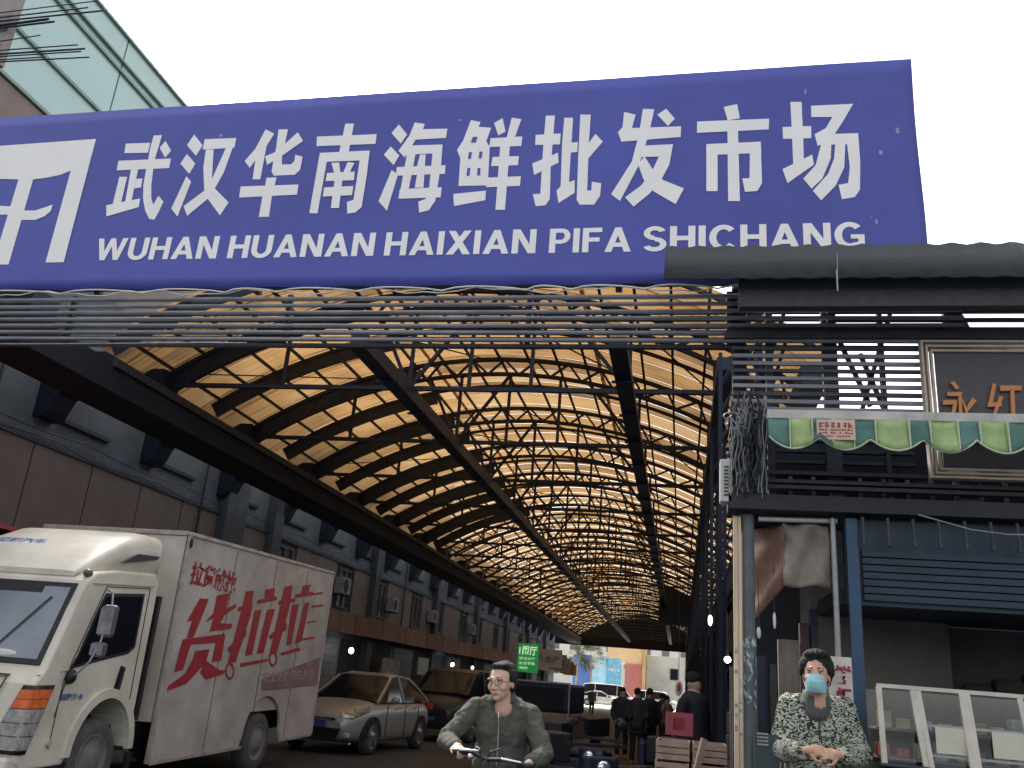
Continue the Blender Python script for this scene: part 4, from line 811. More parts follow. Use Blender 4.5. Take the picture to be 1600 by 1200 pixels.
for lv in (1.152, 1.313, 1.473):
    x = 1.19
    for i in range(14):
        ci = 0 if (x < 1.33 and lv < 1.4) else rnd.choice([1, 1, 2, 3, 3])
        o = MB().box(-0.036, 0.036, -0.03, 0.03, 0, rnd.uniform(0.035, 0.11)).build('food_packet', mat('packet_%d' % ci, cols_[ci][0], 0.6, 0, 0.3, 15), None, bevel=0.004, loc=(x, rnd.uniform(5.86, 6.0), lv))
        o.rotation_euler = (0, 0, rnd.uniform(-0.3, 0.3)); x += rnd.uniform(0.085, 0.12)
        tag(o, '%s food packet, %s from the left on the %s shelf of the glass cabinet' % (CLN[ci], ORD[i], SHN[lv]), 'packet', 'food packets in the glass cabinet')
for i in range(4):
    o = MB().box(1.44+i*0.30, 1.44+i*0.30+0.17, 5.728, 5.731, 1.36, 1.50).build('taped_paper', mat('cream_paper', (0.55, 0.52, 0.42), 0.8, 0, 0.1, 6), None)
    tag(o, ['cream paper taped inside the second cabinet pane from the blue post', 'cream paper taped in the third cabinet pane', 'cream paper low in the fourth cabinet pane', 'cream paper in the cabinet pane at the right edge'][i], 'paper')
t = thing('black_tray', (1.25, 5.5, 1.14), 'shallow black tray standing before the left cabinet pane beside the masked woman', 'tray')
MB().box(1.12, 1.36, 5.55, 5.70, 1.20, 1.27).build('body', M_BLACK, t, bevel=0.01); MB().box(1.10, 1.38, 5.53, 5.72, 1.272, 1.285).build('rim', M_STEEL2, t, bevel=0.004)
MB().box(1.10, 2.6, 5.45, 5.74, 0.14, 1.195).build('counter', mat('dark_counter', (0.035, 0.04, 0.055), 0.6, 0, 0.3, 3), cab)
# metal steps box near door
t = thing('dark_gas_canister', (0.5, 5.7, 0), 'dark metal stand with small white grille, at the foot of the stickered column', 'stand')
MB().box(0.44, 0.58, 5.8, 5.9, 0.14, 1.38).build('body', mat('dark_teal_metal', (0.03, 0.05, 0.055), 0.5, 0.2, 0.3, 5), t)
q = MB()
for k in range(4): q.box(0.455, 0.52, 5.793, 5.799, 1.395-k*0.02-0.02, 1.40-k*0.02-0.015)
q.build('grille', M_GALV, t, kind='stuff')
# ================================================================== BOX TRUCK
TX, TW = -6.19, 2.15
tr = thing('box_truck', (TX-1.0, 9.3, 0), 'cream box truck with red lettering on its cargo box, facing the street at the left', 'truck')
def tilt(p): return (p[0], p[1], p[2]+0.029*(p[1]-9.3))
def TMB(): q = MB(); q.xf = tilt; return q
XO = TX-TW
def arch(cy_, cz, r, n=12, a0=0.0, a1=math.pi): return [(cy_+r*math.cos(a0+(a1-a0)*i/n), cz+r*math.sin(a0+(a1-a0)*i/n)) for i in range(n+1)]
# cargo box: side panel profile with wheel arch
prof = [(10.30, 0.29), (12.55, 0.29)] + [(13.25-0.62*math.cos(t), 0.42+0.55*math.sin(t)) for t in [math.pi*i/12 for i in range(13)]] + [(13.95, 0.29), (15.18, 0.29), (15.18, 2.99), (10.30, 2.99)]
q = TMB(); q.prism(prof, 'X', TX, TX-0.04); q.build('cargo_side', M_CARGO, tr)
q = TMB(); q.box(XO+0.0, TX-0.045, 10.30, 15.18, 0.75, 2.985); q.build('cargo_box', M_CARGO, tr)
q = TMB(); q.box(XO, TX-0.045, 10.26, 10.298, 0.75, 2.985); q.build('cargo_front', M_CREAM, tr)
M_RAIL = mat('pale_aluminium_rail', (0.50, 0.46, 0.40), 0.5, 0.2, 0.25, 6, dirt=(0.30, 0.25, 0.20))
q = TMB(); q.box(TX-0.03, TX+0.025, 10.25, 15.2, 2.99, 3.04).box(XO, TX-0.035, 10.24, 10.30, 2.99, 3.05); q.build('roof_rail', M_RAIL, tr, bevel=0.008)
for yy, y2 in ((10.24, 10.30), (15.15, 15.19)):
    q = TMB(); q.box(TX-0.02, TX+0.022, yy, y2, 0.29, 2.988); q.build('corner_post', M_RAIL, tr, bevel=0.006)
for yy, y2 in ((10.31, 12.6), (13.9, 15.14)):
    q = TMB(); q.box(TX+0.002, TX+0.02, yy, y2, 0.27, 0.31); q.build('bottom_rail', M_RAIL, tr)
q = TMB(); q.ell((TX+0.02, 10.27, 2.90), (0.03, 0.03, 0.07)); q.build('marker_lamp', M_BLACK, tr)
for yy in (10.62, 11.2, 12.4, 13.6, 14.8):
    TMB().cyl((TX, yy, 2.93), (TX+0.008, yy, 2.93), 0.012, 8).build('rivet', M_RAIL, tr)
q = TMB()
for yy in (11.55, 12.85, 14.05): q.box(TX+0.001, TX+0.004, yy, yy+0.012, 0.33, 2.96)
q.build('panel_seam', M_TRIM, tr, kind='stuff')
M_BANDF = mat('faded_pink_band', (0.28, 0.16, 0.155), 0.7, 0, 0.35, 2.5)
put_glyph('lowband', 'colour_band', M_BANDF, tr, x=TX, d=0.0045, th=0.0006)
GLYPHS['ring2'] = GLYPHS['ring'][12:]; GLYPHS['ring'] = GLYPHS['ring'][:12]
for kx in ('huo', 'la1', 'la2', 'ring', 'ring2'): put_glyph(kx, 'letter' if 'ring' not in kx else 'wheel_mark', M_RED, tr, x=TX, d=0.0065, th=0.0006)
text('letter_row', '拉货就找', 0.3, M_RED, tr, (TX+0.008, 10.44, 2.43), RX, bold=0.008, width=1.22, height=0.30)
tt = text('letter_row', '安全便捷 就在身边', 0.2, mat('pale_pink_print', (0.42, 0.30, 0.29), 0.7, 0, 0.2, 5), tr, (TX+0.008, 13.0, 1.27), (math.pi/2, math.radians(-3), math.pi/2), bold=0.002, width=1.9, height=0.16)
q = TMB(); q.box(XO+0.1, TX-0.2, 9.6, 15.1, 0.45, 0.74); q.build('chassis', M_BLACK, tr)
# cab
cabp = [(8.10, 0.42), (8.02, 0.50), (7.98, 0.80), (8.02, 1.22), (8.14, 1.36), (8.34, 1.95), (8.46, 2.26), (8.60, 2.36), (9.0, 2.42), (9.72, 2.45), (9.80, 2.36), (9.82, 1.0), (9.82, 0.62)] \
    + [(9.26+0.50*math.cos(t), 0.50+0.56*math.sin(t)) for t in [math.pi*i/14 for i in range(15)]] + [(8.72, 0.42)]
q = TMB(); q.prism(cabp, 'X', TX, TX-1.98); o = q.build('cab_body', M_CREAM, tr, bevel=0.05)
o.modifiers['bevel'].segments = 3
# wheel well filler
q = TMB(); q.box(TX-1.9, TX-0.45, 8.7, 9.85, 0.5, 1.15); q.build('wheel_well', M_BLACK, tr)
# flared wheel arch lip
q = TMB()
rin = [(9.26+0.50*math.cos(t), 0.50+0.56*math.sin(t)) for t in [math.pi*i/16 for i in range(17)]]
rout = [(9.26+0.60*math.cos(t), 0.50+0.66*math.sin(t)) for t in [math.pi*i/16 for i in range(17)]]
for (a, c, d, e) in zip(rin[:-1], rin[1:], rout[1:], rout[:-1]): q.prism([a, c, d, e], 'X', TX-0.02, TX+0.035)
q.build('wheel_arch', M_CREAM, tr)
# side window, door seams, handle
side = [(8.53, 1.40), (8.60, 1.50), (8.76, 1.95), (8.84, 2.12), (9.50, 2.17), (9.52, 1.62), (9.42, 1.56), (9.05, 1.50)]
side_s = [(8.49, 1.36), (8.57, 1.50), (8.73, 1.97), (8.81, 2.155), (9.535, 2.205), (9.555, 1.60), (9.44, 1.525), (9.05, 1.462)]
q = TMB(); q.prism(side_s, 'X', TX-0.01, TX+0.006); q.build('window_seal', M_BLACK, tr)
q = TMB(); q.prism(side, 'X', TX+0.001, TX+0.010); q.build('side_window', M_DARKGLASS, tr)
q = TMB(); M_SEAM = mat('dark_seam', (0.06, 0.055, 0.05), 0.8, 0, 0.2, 5)
for a, c in (((8.42, 0.9), (8.50, 1.42)), ((8.50, 1.42), (8.80, 2.22)), ((8.80, 2.225), (9.62, 2.27)), ((9.62, 2.27), (9.66, 0.98))):
    q.bar((TX+0.0035, a[0], a[1]), (TX+0.0035, c[0], c[1]), 0.008, 0.010, up=(1, 0, 0))
q.build('door_seam', M_SEAM, tr)
q = TMB(); q.prism([(9.30, 1.10), (9.42, 1.12), (9.45, 1.38), (9.36, 1.40)], 'X', TX+0.003, TX+0.012); q.build('handle_recess', M_BLACK, tr)
q = TMB(); q.bar((TX+0.025, 9.36, 1.14), (TX+0.025, 9.40, 1.37), 0.022, 0.03); q.build('door_handle', M_BLACK, tr, bevel=0.006)
text('letter_row', '远程轻卡', 0.08, M_BLUEPRINT, tr, (TX+0.012, 8.44, 1.035), RX, bold=0.002, width=0.36, height=0.07)
q = TMB(); q.cyl((TX, 8.42, 0.66), (TX+0.03, 8.42, 0.66), 0.035, 12); q.build('side_lamp', mat('clear_lens', (0.55, 0.50, 0.42), 0.2, 0, 0.2, 9), tr)
q = TMB(); q.prism([(8.12, 0.28), (8.72, 0.28), (8.80, 0.44), (8.10, 0.44)], 'X', TX-1.9, TX-0.01); q.build('under_bumper', M_BLACK, tr)
# interior driver silhouette
# front: windscreen follows the raked front
def front(x, u):   # u 0..1 up the raked windscreen
    return (x, 8.14+0.32*u-0.004, 1.36+0.90*u)
def quadfront(mb, x0, x1, u0, u1, off):
    d = Vector((0, -0.94, 0.34))*off
    vs = [Vector(front(x0, u0))+d, Vector(front(x1, u0))+d, Vector(front(x1, u1))+d, Vector(front(x0, u1))+d]
    vs += [v-d*0.8 for v in vs]
    mb.add(vs, [(0, 1, 2, 3), (0, 4, 5, 1), (1, 5, 6, 2), (2, 6, 7, 3), (3, 7, 4, 0)])
q = TMB(); quadfront(q, TX-1.90, TX-0.085, 0.03, 0.96, 0.012); q.build('windscreen_seal', M_BLACK, tr, bevel=0.01)
q = TMB(); quadfront(q, TX-1.84, TX-0.14, 0.09, 0.90, 0.018); q.build('windscreen', M_WSCREEN, tr)
q = TMB(); quadfront(q, TX-1.6, TX-0.45, 0.82, 0.93, 0.022); q.build('sun_strip', M_BLACK, tr)
q = TMB(); p0 = Vector(front(TX-0.75, 0.06))+Vector((0, -0.03, 0.01)); p1 = Vector(front(TX-0.30, 0.78))+Vector((0, -0.03, 0.01)); q.cyl(p0, p1, 0.008, 6)
p0 = Vector(front(TX-1.5, 0.06))+Vector((0, -0.03, 0.01)); p1 = Vector(front(TX-0.8, 0.16))+Vector((0, -0.03, 0.01)); q.cyl(p0, p1, 0.010, 6); q.build('wiper', M_BLACK, tr)
q = TMB(); q.ell(Vector(front(TX-0.55, 0.14))+Vector((0, -0.02, 0)), (0.16, 0.01, 0.035)); q.build('pass_sticker', M_WHITE, tr)
# bonnet flap seam, badge, headlights, grille, bumper
q = TMB(); q.box(TX-1.65, TX-0.33, 8.015, 8.07, 1.285, 1.297).bar((TX-0.30, 8.0, 1.29), (TX-0.42, 7.975, 0.95), 0.012); q.build('bonnet_seam', M_SEAM, tr)
q = TMB(); q.box(TX-0.75, TX-0.42, 7.985, 8.01, 1.16, 1.215); q.build('badge', M_CHROME, tr, bevel=0.01)
q = TMB(); q.box(TX-0.73, TX-0.44, 7.978, 7.984, 1.172, 1.203); q.build('badge_inset', M_BLUEPRINT, tr)
# headlight wraps the corner
def hl(z0, z1, m, nm, ins=0.0):
    q = TMB()
    w0 = lambda z: 0.24+0.10*(1-(z-0.60)/0.62)-0.16*((z-0.60)/0.62)
    def pt(z, k):
        f = [(-w0(z), 0.0), (-0.04, -0.0), (0.012, 0.05), (0.016, 0.15+0.20*((z-0.6)/0.62))][k]
        return (TX+f[0], 7.968+f[1]+(0.02 if k < 2 else 0.0)-0.004, z)
    vs = []
    for z in (z0, (z0+z1)/2, z1):
        for k in range(4): vs.append(pt(z, k))
    fs = [(r*4+k, r*4+k+1, (r+1)*4+k+1, (r+1)*4+k) for r in range(2) for k in range(3)]
    q.add(vs, fs, True); o = q.build(nm, m, tr); s_ = o.modifiers.new('t', 'SOLIDIFY'); s_.thickness = 0.004; s_.offset = 0; return o
M_LENS = mat('headlight_lens', (0.46, 0.45, 0.42), 0.15, 0.3, 0.5, 14, spec=1.0); M_AMB = mat('amber_lens', (0.75, 0.16, 0.05), 0.25, 0, 0.35, 12)
hl(0.58, 1.21, M_BLACK, 'headlight_bezel')
def hl2(z0, z1, m):
    q = TMB(); vs = []
    for z in (z0, z1):
        t = (z-0.60)/0.62; w_ = 0.20+0.10*(1-t)-0.16*t
        for dx, dy_ in ((-w_-0.02, -0.006), (-0.03, -0.008), (0.024, 0.05), (0.027, 0.13+0.20*t)): vs.append((TX+dx, 7.968+dy_, z))
    q.add(vs, [(0, 1, 5, 4), (1, 2, 6, 5), (2, 3, 7, 6)], True); o = q.build('headlight' if m is M_LENS else 'indicator', m, tr)
hl2(0.62, 0.74, M_LENS); hl2(0.747, 0.86, M_LENS); hl2(0.867, 0.99, M_LENS); hl2(0.998, 1.08, M_AMB); hl2(1.086, 1.17, M_AMB)
q = TMB()
for k in range(4): q.box(TX-1.45, TX-0.50, 7.955, 7.99, 0.72+k*0.09, 0.76+k*0.09)
q.build('grille', M_BLACK, tr)
q = TMB(); q.box(TX-1.95, TX-0.02, 7.90, 8.10, 0.36, 0.56); q.build('bumper', M_CREAM, tr, bevel=0.03)
q = TMB(); q.box(TX-0.40, TX-0.12, 7.893, 7.899, 0.42, 0.51); q.build('fog_lamp', mat('yellowish_lens', (0.5, 0.42, 0.28), 0.3, 0, 0.2, 8), tr)
q = TMB(); q.box(TX-1.2, TX-0.72, 7.885, 7.897, 0.40, 0.53); q.build('number_plate', mat('plate_blue', (0.04, 0.09, 0.3), 0.5, 0, 0.1, 5), tr)
# mirrors on a long curved arm
q = TMB(); q.tube([(TX+0.02, 8.52, 1.30), (TX+0.16, 8.40, 1.33), (TX+0.26, 8.42, 1.45), (TX+0.29, 8.48, 1.62), (TX+0.29, 8.52, 1.8), (TX+0.29, 8.55, 2.02), (TX+0.22, 8.62, 2.16), (TX+0.05, 8.75, 2.19)], 0.011, 8); q.build('mirror_arm', M_GALV, tr)
q = TMB(); q.ell((TX+0.03, 8.50, 1.29), (0.06, 0.06, 0.075)); q.build('mirror_mount', M_BLACK, tr)
q = TMB(); q.box(TX+0.20, TX+0.38, 8.50, 8.58, 1.70, 2.03); q.build('mirror', mat('mirror_housing', (0.09, 0.09, 0.10), 0.4, 0, 0.2, 8), tr, bevel=0.035)
q = TMB(); q.box(TX+0.21, TX+0.37, 8.495, 8.499, 1.73, 2.0); q.build('mirror_face', mat('grey_reflection', (0.22, 0.22, 0.23), 0.3, 0.3, 0.5, 9), tr)
q = TMB(); q.box(TX+0.20, TX+0.36, 8.46, 8.54, 1.50, 1.65); q.build('mirror', MATS['mirror_housing'], tr, bevel=0.03)
q = TMB(); q.box(TX+0.21, TX+0.35, 8.455, 8.459, 1.52, 1.63); q.build('mirror_face', MATS['grey_reflection'], tr)
# roof fairing
q = TMB(); rings = []
for (y_, zt, hw, zb) in ((8.50, 2.36, 0.80, 2.30), (8.62, 2.47, 0.86, 2.33), (8.85, 2.62, 0.88, 2.36), (9.15, 2.78, 0.90, 2.38), (9.50, 2.91, 0.95, 2.40), (9.78, 2.91, 0.96, 2.40)):
    c = TX-1.0; r_ = []
    for i in range(13):
        t = math.pi*i/12; r_.append((c+hw*math.copysign(abs(math.cos(t))**0.22, math.cos(t)), y_, zb+(zt-zb)*abs(math.sin(t))**0.28))
    rings.append(r_+[(c, y_, zb)])
q.loft(rings); q.build('roof_fairing', M_CREAM, tr)
q = TMB(); q.prism([(9.0, 2.50), (9.70, 2.62), (9.72, 2.66), (9.3, 2.64)], 'X', TX-0.05, TX-0.025); q.build('fairing_groove', M_SEAM, tr)
q = TMB(); q.ell((TX-0.06, 8.52, 2.34), (0.05, 0.05, 0.045)); q.build('roof_marker', mat('dark_olive_lens', (0.12, 0.10, 0.05), 0.3, 0, 0.2, 9), tr)
o = text('letter_row', '远程汽车', 0.2, M_BLUEPRINT, tr, (TX-1.42, 8.70, 2.60), (math.radians(38), 0, 0), bold=0.006, width=0.62, height=0.10); o.location.z += 0.02; o.location.y -= 0.05
q = TMB(); q.bar((TX-0.02, 8.06, 1.30), (TX+0.0035, 8.50, 1.345), 0.006, 0.008, up=(1, 0, 0)); q.build('panel_gap', M_SEAM, tr)
q = TMB(); q.bar((TX+0.0035, 8.44, 0.60), (TX+0.0035, 8.44, 1.28), 0.007, 0.008, up=(1, 0, 0)); q.build('panel_gap', M_SEAM, tr)
q = TMB(); q.bar((TX+0.006, 8.56, 2.24), (TX+0.006, 9.66, 2.30), 0.014, 0.02, up=(1, 0, 0)); q.build('rain_gutter', M_RAIL, tr)
q = TMB(); q.box(TX-0.25, TX+0.01, 9.84, 9.90, 0.8, 2.2); q.build('air_intake', M_BLACK, tr)
q = TMB(); q.ell((TX-0.5, 9.1, 1.85), (0.1, 0.1, 0.12)); q.build('headrest', M_BLACK, tr)
# wheels
def wheel(mb_tyre, mb_rim, c, r, w_, rr=0.62, sgn=1, n=28):
    x0, x1 = c[0]-w_/2, c[0]+w_/2; prof = [(x0, r*0.86), (x0+w_*0.12, r*0.97), (x0+w_*0.25, r), (x1-w_*0.25, r), (x1-w_*0.12, r*0.97), (x1, r*0.86), (x1-0.01*sgn, r*rr)]
    if sgn < 0: prof = [(x1, r*0.86), (x1-w_*0.12, r*0.97), (x1-w_*0.25, r), (x0+w_*0.25, r), (x0+w_*0.12, r*0.97), (x0, r*0.86), (x0+0.01, r*rr)]
    rings = [[(p[0], c[1]+p[1]*math.cos(2*math.pi*i/n), c[2]+p[1]*math.sin(2*math.pi*i/n)) for i in range(n)] for p in prof]
    mb_tyre.loft(rings, caps=False)
    xf = x1 if sgn > 0 else x0
    rp = [(xf-0.010*sgn, r*rr), (xf-0.004*sgn, r*rr*0.97), (xf-0.03*sgn, r*rr*0.90), (xf-0.035*sgn, r*rr*0.6), (xf+0.01*sgn, r*rr*0.45), (xf+0.02*sgn, r*rr*0.2), (xf+0.02*sgn, 0.001)]
    rings = [[(p[0], c[1]+p[1]*math.cos(2*math.pi*i/n), c[2]+p[1]*math.sin(2*math.pi*i/n)) for i in range(n)] for p in rp]
    mb_rim.loft(rings, caps=False)
M_RIM = mat('dusty_rim', (0.22, 0.21, 0.20), 0.6, 0.2, 0.3, 6); M_TYRED = mat('dusty_tyre', (0.10, 0.095, 0.09), 0.9, 0, 0.35, 8, 0.3)
for cy_, cz in ((9.26, 0.42), (13.25, 0.42)):
    for cx_, sg in ((TX-0.16, 1), (TX-1.85, -1)):
        a, c = MB(), MB(); wheel(a, c, (cx_, cy_, cz), 0.42, 0.24, sgn=sg)
        wq = a.build('wheel', M_TYRED, tr); c.build('rim', M_RIM, wq)
        n_ = MB()
        for k in range(6): t = k*math.pi/3; n_.cyl((cx_+sg*0.115, cy_+0.09*math.cos(t), cz+0.09*math.sin(t)), (cx_+sg*0.13, cy_+0.09*math.cos(t), cz+0.09*math.sin(t)), 0.012, 6)
        n_.build('wheel_nuts', M_GALV, wq)
q = TMB(); q.box(TX-0.05, TX-0.02, 9.86, 9.95, 0.25, 0.45); q.build('mud_flap', M_BLACK, tr)

# red canopy glimpsed above the truck cab
t = thing('red_canopy', (-10.3, 10.5, 0), 'dull red sloping canopy glimpsed above the truck cab at the left edge', 'canopy')
q = MB(); q.add([(-11.9, 9.0, 3.45), (-11.9, 13.4, 3.45), (-9.4, 13.3, 3.12), (-9.4, 9.0, 3.12), (-11.9, 9.0, 3.40), (-11.9, 13.4, 3.40), (-9.4, 13.3, 3.06), (-9.4, 9.0, 3.06)], [(0, 1, 2, 3), (7, 6, 5, 4), (0, 3, 7, 4), (1, 5, 6, 2), (3, 2, 6, 7), (0, 4, 5, 1)])
q.build('sheet', mat('dull_red_sheet', (0.36, 0.06, 0.06), 0.6, 0, 0.25, 3), t)
MB().box(-9.5, -9.44, 13.1, 13.16, 0, 3.05).build('post', M_DARKBAR, t)

# ================================================================== CARS
def car(loc, rz, label, col, L=4.4, H=1.46, W=1.76, kind='hatch', group=None, dusty=None):
    """forward is local -Y"""
    t = thing('parked_car', loc, label, 'car' if kind != 'van' else 'van', group, (0, 0, rz))
    pm_ = mat('paint_'+label.split()[0]+'_'+label.split()[1], col, 0.32, 0.25, 0.18, 1.2, dirt=dusty)
    s = L/4.4; hw = W/2
    if kind == 'van': prof = [(-2.2, .45, .80, .62), (-2.12, .30, .95, .78), (-1.7, .26, 1.08, .93), (-1.35, .25, 1.16, .98), (0, .25, 1.20, 1.0), (1.6, .25, 1.2, 1.0), (2.1, .28, 1.18, .98), (2.2, .40, 1.1, .92)]
    else: prof = [(-2.2, .42, .62, .60), (-2.13, .27, .74, .76), (-1.85, .20, .86, .90), (-1.35, .18, .95, .97), (-0.9, .18, 1.0, .99), (0.4, .18, 1.0, 1.0), (1.5, .18, 1.02, .98), (2.0, .22, 1.0, .92), (2.17, .32, .92, .84), (2.2, .45, .8, .78)]
    rings = []
    for (y_, zb, zt, k) in prof:
        h_ = hw*k; r_ = []
        pts = [(0, zb), (h_*.80, zb), (h_*.97, zb+.10), (h_*1.0, zb+(zt-zb)*.45), (h_*.985, zb+(zt-zb)*.72), (h_*.90, zt-.03), (h_*.55, zt+.015), (0, zt+.03)]
        ring = [(x, y_*s, z) for x, z in pts] + [(-x, y_*s, z) for x, z in pts[-2:0:-1]]
        rings.append(ring)
    q = MB(); q.loft(rings); o = q.build('body', pm_, t, local=True); ss = o.modifiers.new('sub', 'SUBSURF'); ss.levels = 1; ss.render_levels = 2
    # greenhouse
    if kind == 'van': gh = [(-1.55, 1.14, 1.16, .86, .86), (-1.0, 1.14, H-.12, .90, .78), (-0.6, 1.15, H-.02, .92, .80), (1.6, 1.15, H-.02, .93, .82), (2.05, 1.14, H-.12, .92, .80), (2.15, 1.12, 1.2, .9, .88)]
    else: gh = [(-1.05, .96, .97, .86, .86), (-0.55, .96, 1.20, .88, .76), (-0.1, .97, H-.05, .88, .68), (0.3, .97, H, .88, .66), (1.0, .97, H-.04, .88, .66), (1.55, .98, 1.26, .87, .72), (2.0, .98, 1.0, .86, .84)]
    def ghm(off, zoff, t0, t1, name, m):
        rings = []
        for (y_, zb, zt, kb, kt) in gh:
            z0 = zb+(zt-zb)*t0; z1 = zb+(zt-zb)*t1; k0 = kb+(kt-kb)*t0; k1 = kb+(kt-kb)*t1
            rings.append([(-(hw*k0+off), y_*s, z0), (hw*k0+off, y_*s, z0), (hw*k1+off, y_*s, z1), (hw*k1*.8, y_*s, z1+zoff), (-(hw*k1*.8), y_*s, z1+zoff), (-(hw*k1+off), y_*s, z1)])
        q = MB(); q.loft(rings, smooth=False); return q.build(name, m, t, local=True, bevel=0.015)
    ghm(0, 0.03, 0.0, 1.0, 'cabin', M_DARKGLASS)
    # roof skin and pillars
    q = MB(); rr_ = [g for g in gh if g[2] > H-0.2]
    rings = [[(-(hw*g[4]+.012), g[0]*s, g[2]-.015), (hw*g[4]+.012, g[0]*s, g[2]-.015), (hw*g[4]+.005, g[0]*s, g[2]+.02), (hw*g[4]*.75, g[0]*s, g[2]+.045), (-hw*g[4]*.75, g[0]*s, g[2]+.045), (-(hw*g[4]+.005), g[0]*s, g[2]+.02)] for g in rr_]
    q.loft(rings); q.build('roof', pm_, t, local=True)
    def side_pt(i, tt, sx):
        g = gh[i]; k = g[3]+(g[4]-g[3])*tt; return Vector((sx*(hw*k+.006), g[0]*s, g[1]+(g[2]-g[1])*tt))
    nlast = len(gh)-1
    for sx in (-1, 1):
        q = MB(); q.bar(side_pt(0, 1, sx), side_pt(1, 1, sx), .05); q.bar(side_pt(1, 1, sx), side_pt(2, 1, sx), .05); q.build('front_pillar', pm_, t, local=True)
        q = MB(); q.bar(side_pt(nlast, 1, sx), side_pt(nlast-1, 1, sx), .06); q.bar(side_pt(nlast-1, 1, sx), side_pt(nlast-2, 1, sx), .06); q.build('rear_pillar', pm_, t, local=True)
        m_ = 3 if kind != 'van' else 2
        MB().bar(side_pt(m_, 0, sx)+Vector((0, .1, 0)), side_pt(m_, 1, sx)+Vector((0, .06, 0)), .045).build('door_pillar', pm_, t, local=True)
        if kind == 'van': MB().bar(side_pt(3, 0, sx)-Vector((0, .6, 0)), side_pt(3, 1, sx)-Vector((0, .6, 0)), .05).build('door_pillar', pm_, t, local=True)
    # wheels, arches, lamps, grille, mirrors, bumper trim
    wr = .32 if kind != 'van' else .33
    for wy in (-1.38*s, 1.35*s):
        for sx in (-1, 1):
            a, c = MB(), MB(); wheel(a, c, (sx*(hw-.10), wy, wr), wr, .21, .66, sgn=sx, n=24)
            wo_ = a.build('wheel', M_RUBBER, t, local=True)
            c.build('rim', mat('car_rim', (.33, .33, .33), .35, .7, .2, 6), wo_, local=True)
            sp_ = MB()
            for k in range(5): a_ = k*2*math.pi/5+.3; sp_.bar((sx*(hw+.002), wy, wr), (sx*(hw+.002), wy+wr*.6*math.cos(a_), wr+wr*.6*math.sin(a_)), .035, .02, up=(1, 0, 0))
            sp_.build('spokes', MATS['car_rim'], wo_, local=True)
            ar = MB(); n = 12
            for k in range(n):
                a0, a1 = math.pi*k/n, math.pi*(k+1)/n
                pr = [(wy+(wr+.07)*math.cos(a0), wr+(wr+.07)*math.sin(a0)), (wy+(wr+.07)*math.cos(a1), wr+(wr+.07)*math.sin(a1)), (wy+(wr-.03)*math.cos(a1), wr+(wr-.03)*math.sin(a1)), (wy+(wr-.03)*math.cos(a0), wr+(wr-.03)*math.sin(a0))]
                ar.prism(pr, 'X', sx*(hw-.12), sx*(hw+.004))
            ar.build('wheel_arch', M_BLACK, t, local=True)
    for sx in (-1, 1):
        q = MB(); q.add([(sx*hw*.50, -2.155*s, .66), (sx*hw*.80, -2.05*s, .67), (sx*hw*.955, -1.62*s, .80), (sx*hw*.93, -1.55*s, .885), (sx*hw*.72, -1.90*s, .84), (sx*hw*.50, -2.10*s, .76)], [(0, 1, 2, 3, 4, 5)])
        o = q.build('headlight', mat('car_headlight', (.40, .40, .40), .08, .5, .6, 16, spec=1), t, local=True); so = o.modifiers.new('t', 'SOLIDIFY'); so.thickness = .05; so.offset = 0
        q = MB(); q.box(sx*hw*.6, sx*hw*.95, 2.10*s, 2.19*s, .82, .96); q.build('tail_light', M_RED, t, local=True, bevel=.02)
        q = MB(); q.ell((sx*(hw+.10), -.62*s, 1.03), (.10, .07, .065)); q.bar((sx*(hw-.06), -.62*s, .98), (sx*(hw+.05), -.62*s, 1.0), .03); q.build('wing_mirror', pm_, t, local=True)
        q = MB(); q.ell((sx*hw*.72, -2.13*s, .36), (.09, .03, .05)); q.build('fog_lamp', mat('warm_lens', (.5, .40, .28), .2, 0, .2, 8), t, local=True)
        for hy in (-.15, .75):
            q = MB(); q.bar((sx*(hw*.985+.012), hy*s, .86), (sx*(hw*.985+.012), (hy+.2)*s, .87), .025); q.build('door_handle', pm_, t, local=True)
        q = MB()
        for ly in (-.75, .30, 1.10):
            q = MB(); q.bar((sx*(hw*1.0), ly*s, .32), (sx*(hw*.985), (ly+.02)*s, .93), .008, .02)
            q.build('door_seam', M_SEAM, t, local=True)
    q = MB(); q.prism([(-hw*.50, .30), (hw*.50, .30), (hw*.60, .48), (-hw*.60, .48)], 'Y', -2.215*s, -2.15*s); q.build('grille', M_BLACK, t, local=True, bevel=.01)
    q = MB(); q.box(-hw*.45, hw*.45, -2.20*s, -2.16*s, .60, .66); q.build('upper_grille', M_BLACK, t, local=True)
    q = MB(); q.box(-hw*.85, hw*.85, -2.20*s, -2.10*s, .20, .235); q.build('bumper_trim', M_CHROME, t, local=True, bevel=.01)
    q = MB(); q.box(-.22, .22, -2.235*s, -2.22*s, .50, .61); q.build('number_plate', MATS['plate_blue'], t, local=True)
    return t
car((-6.72, 19.2, 0), math.radians(-5), 'silver grey dusty hatchback parked nose out behind the box truck', (.36, .36, .345), L=4.2, H=1.50, group=None)
car((-5.95, 25.4, 0), math.radians(-10), 'dark navy people carrier parked between the silver hatchback and the man in green', (.035, .04, .055), L=4.6, H=1.80, W=1.8, kind='van')
car((-8.0, 96.0, 0), math.radians(92), 'white sedan parked side on across the far forecourt', (.72, .72, .70), L=4.6)
car((-7.6, 103, 0), math.radians(91), 'long white panel van behind the white sedan on the far forecourt', (.74, .74, .72), L=6.2, H=2.25, W=1.9, kind='van')
car((-2.4, 99.5, 0), math.radians(80), 'small pale van at the right of the far forecourt', (.6, .62, .60), L=4.6, H=1.9, W=1.8, kind='van')
car((-6.5, 112, 0), math.radians(88), 'second white car, seen behind the panel van on the far forecourt', (.68, .68, .66), L=4.4)
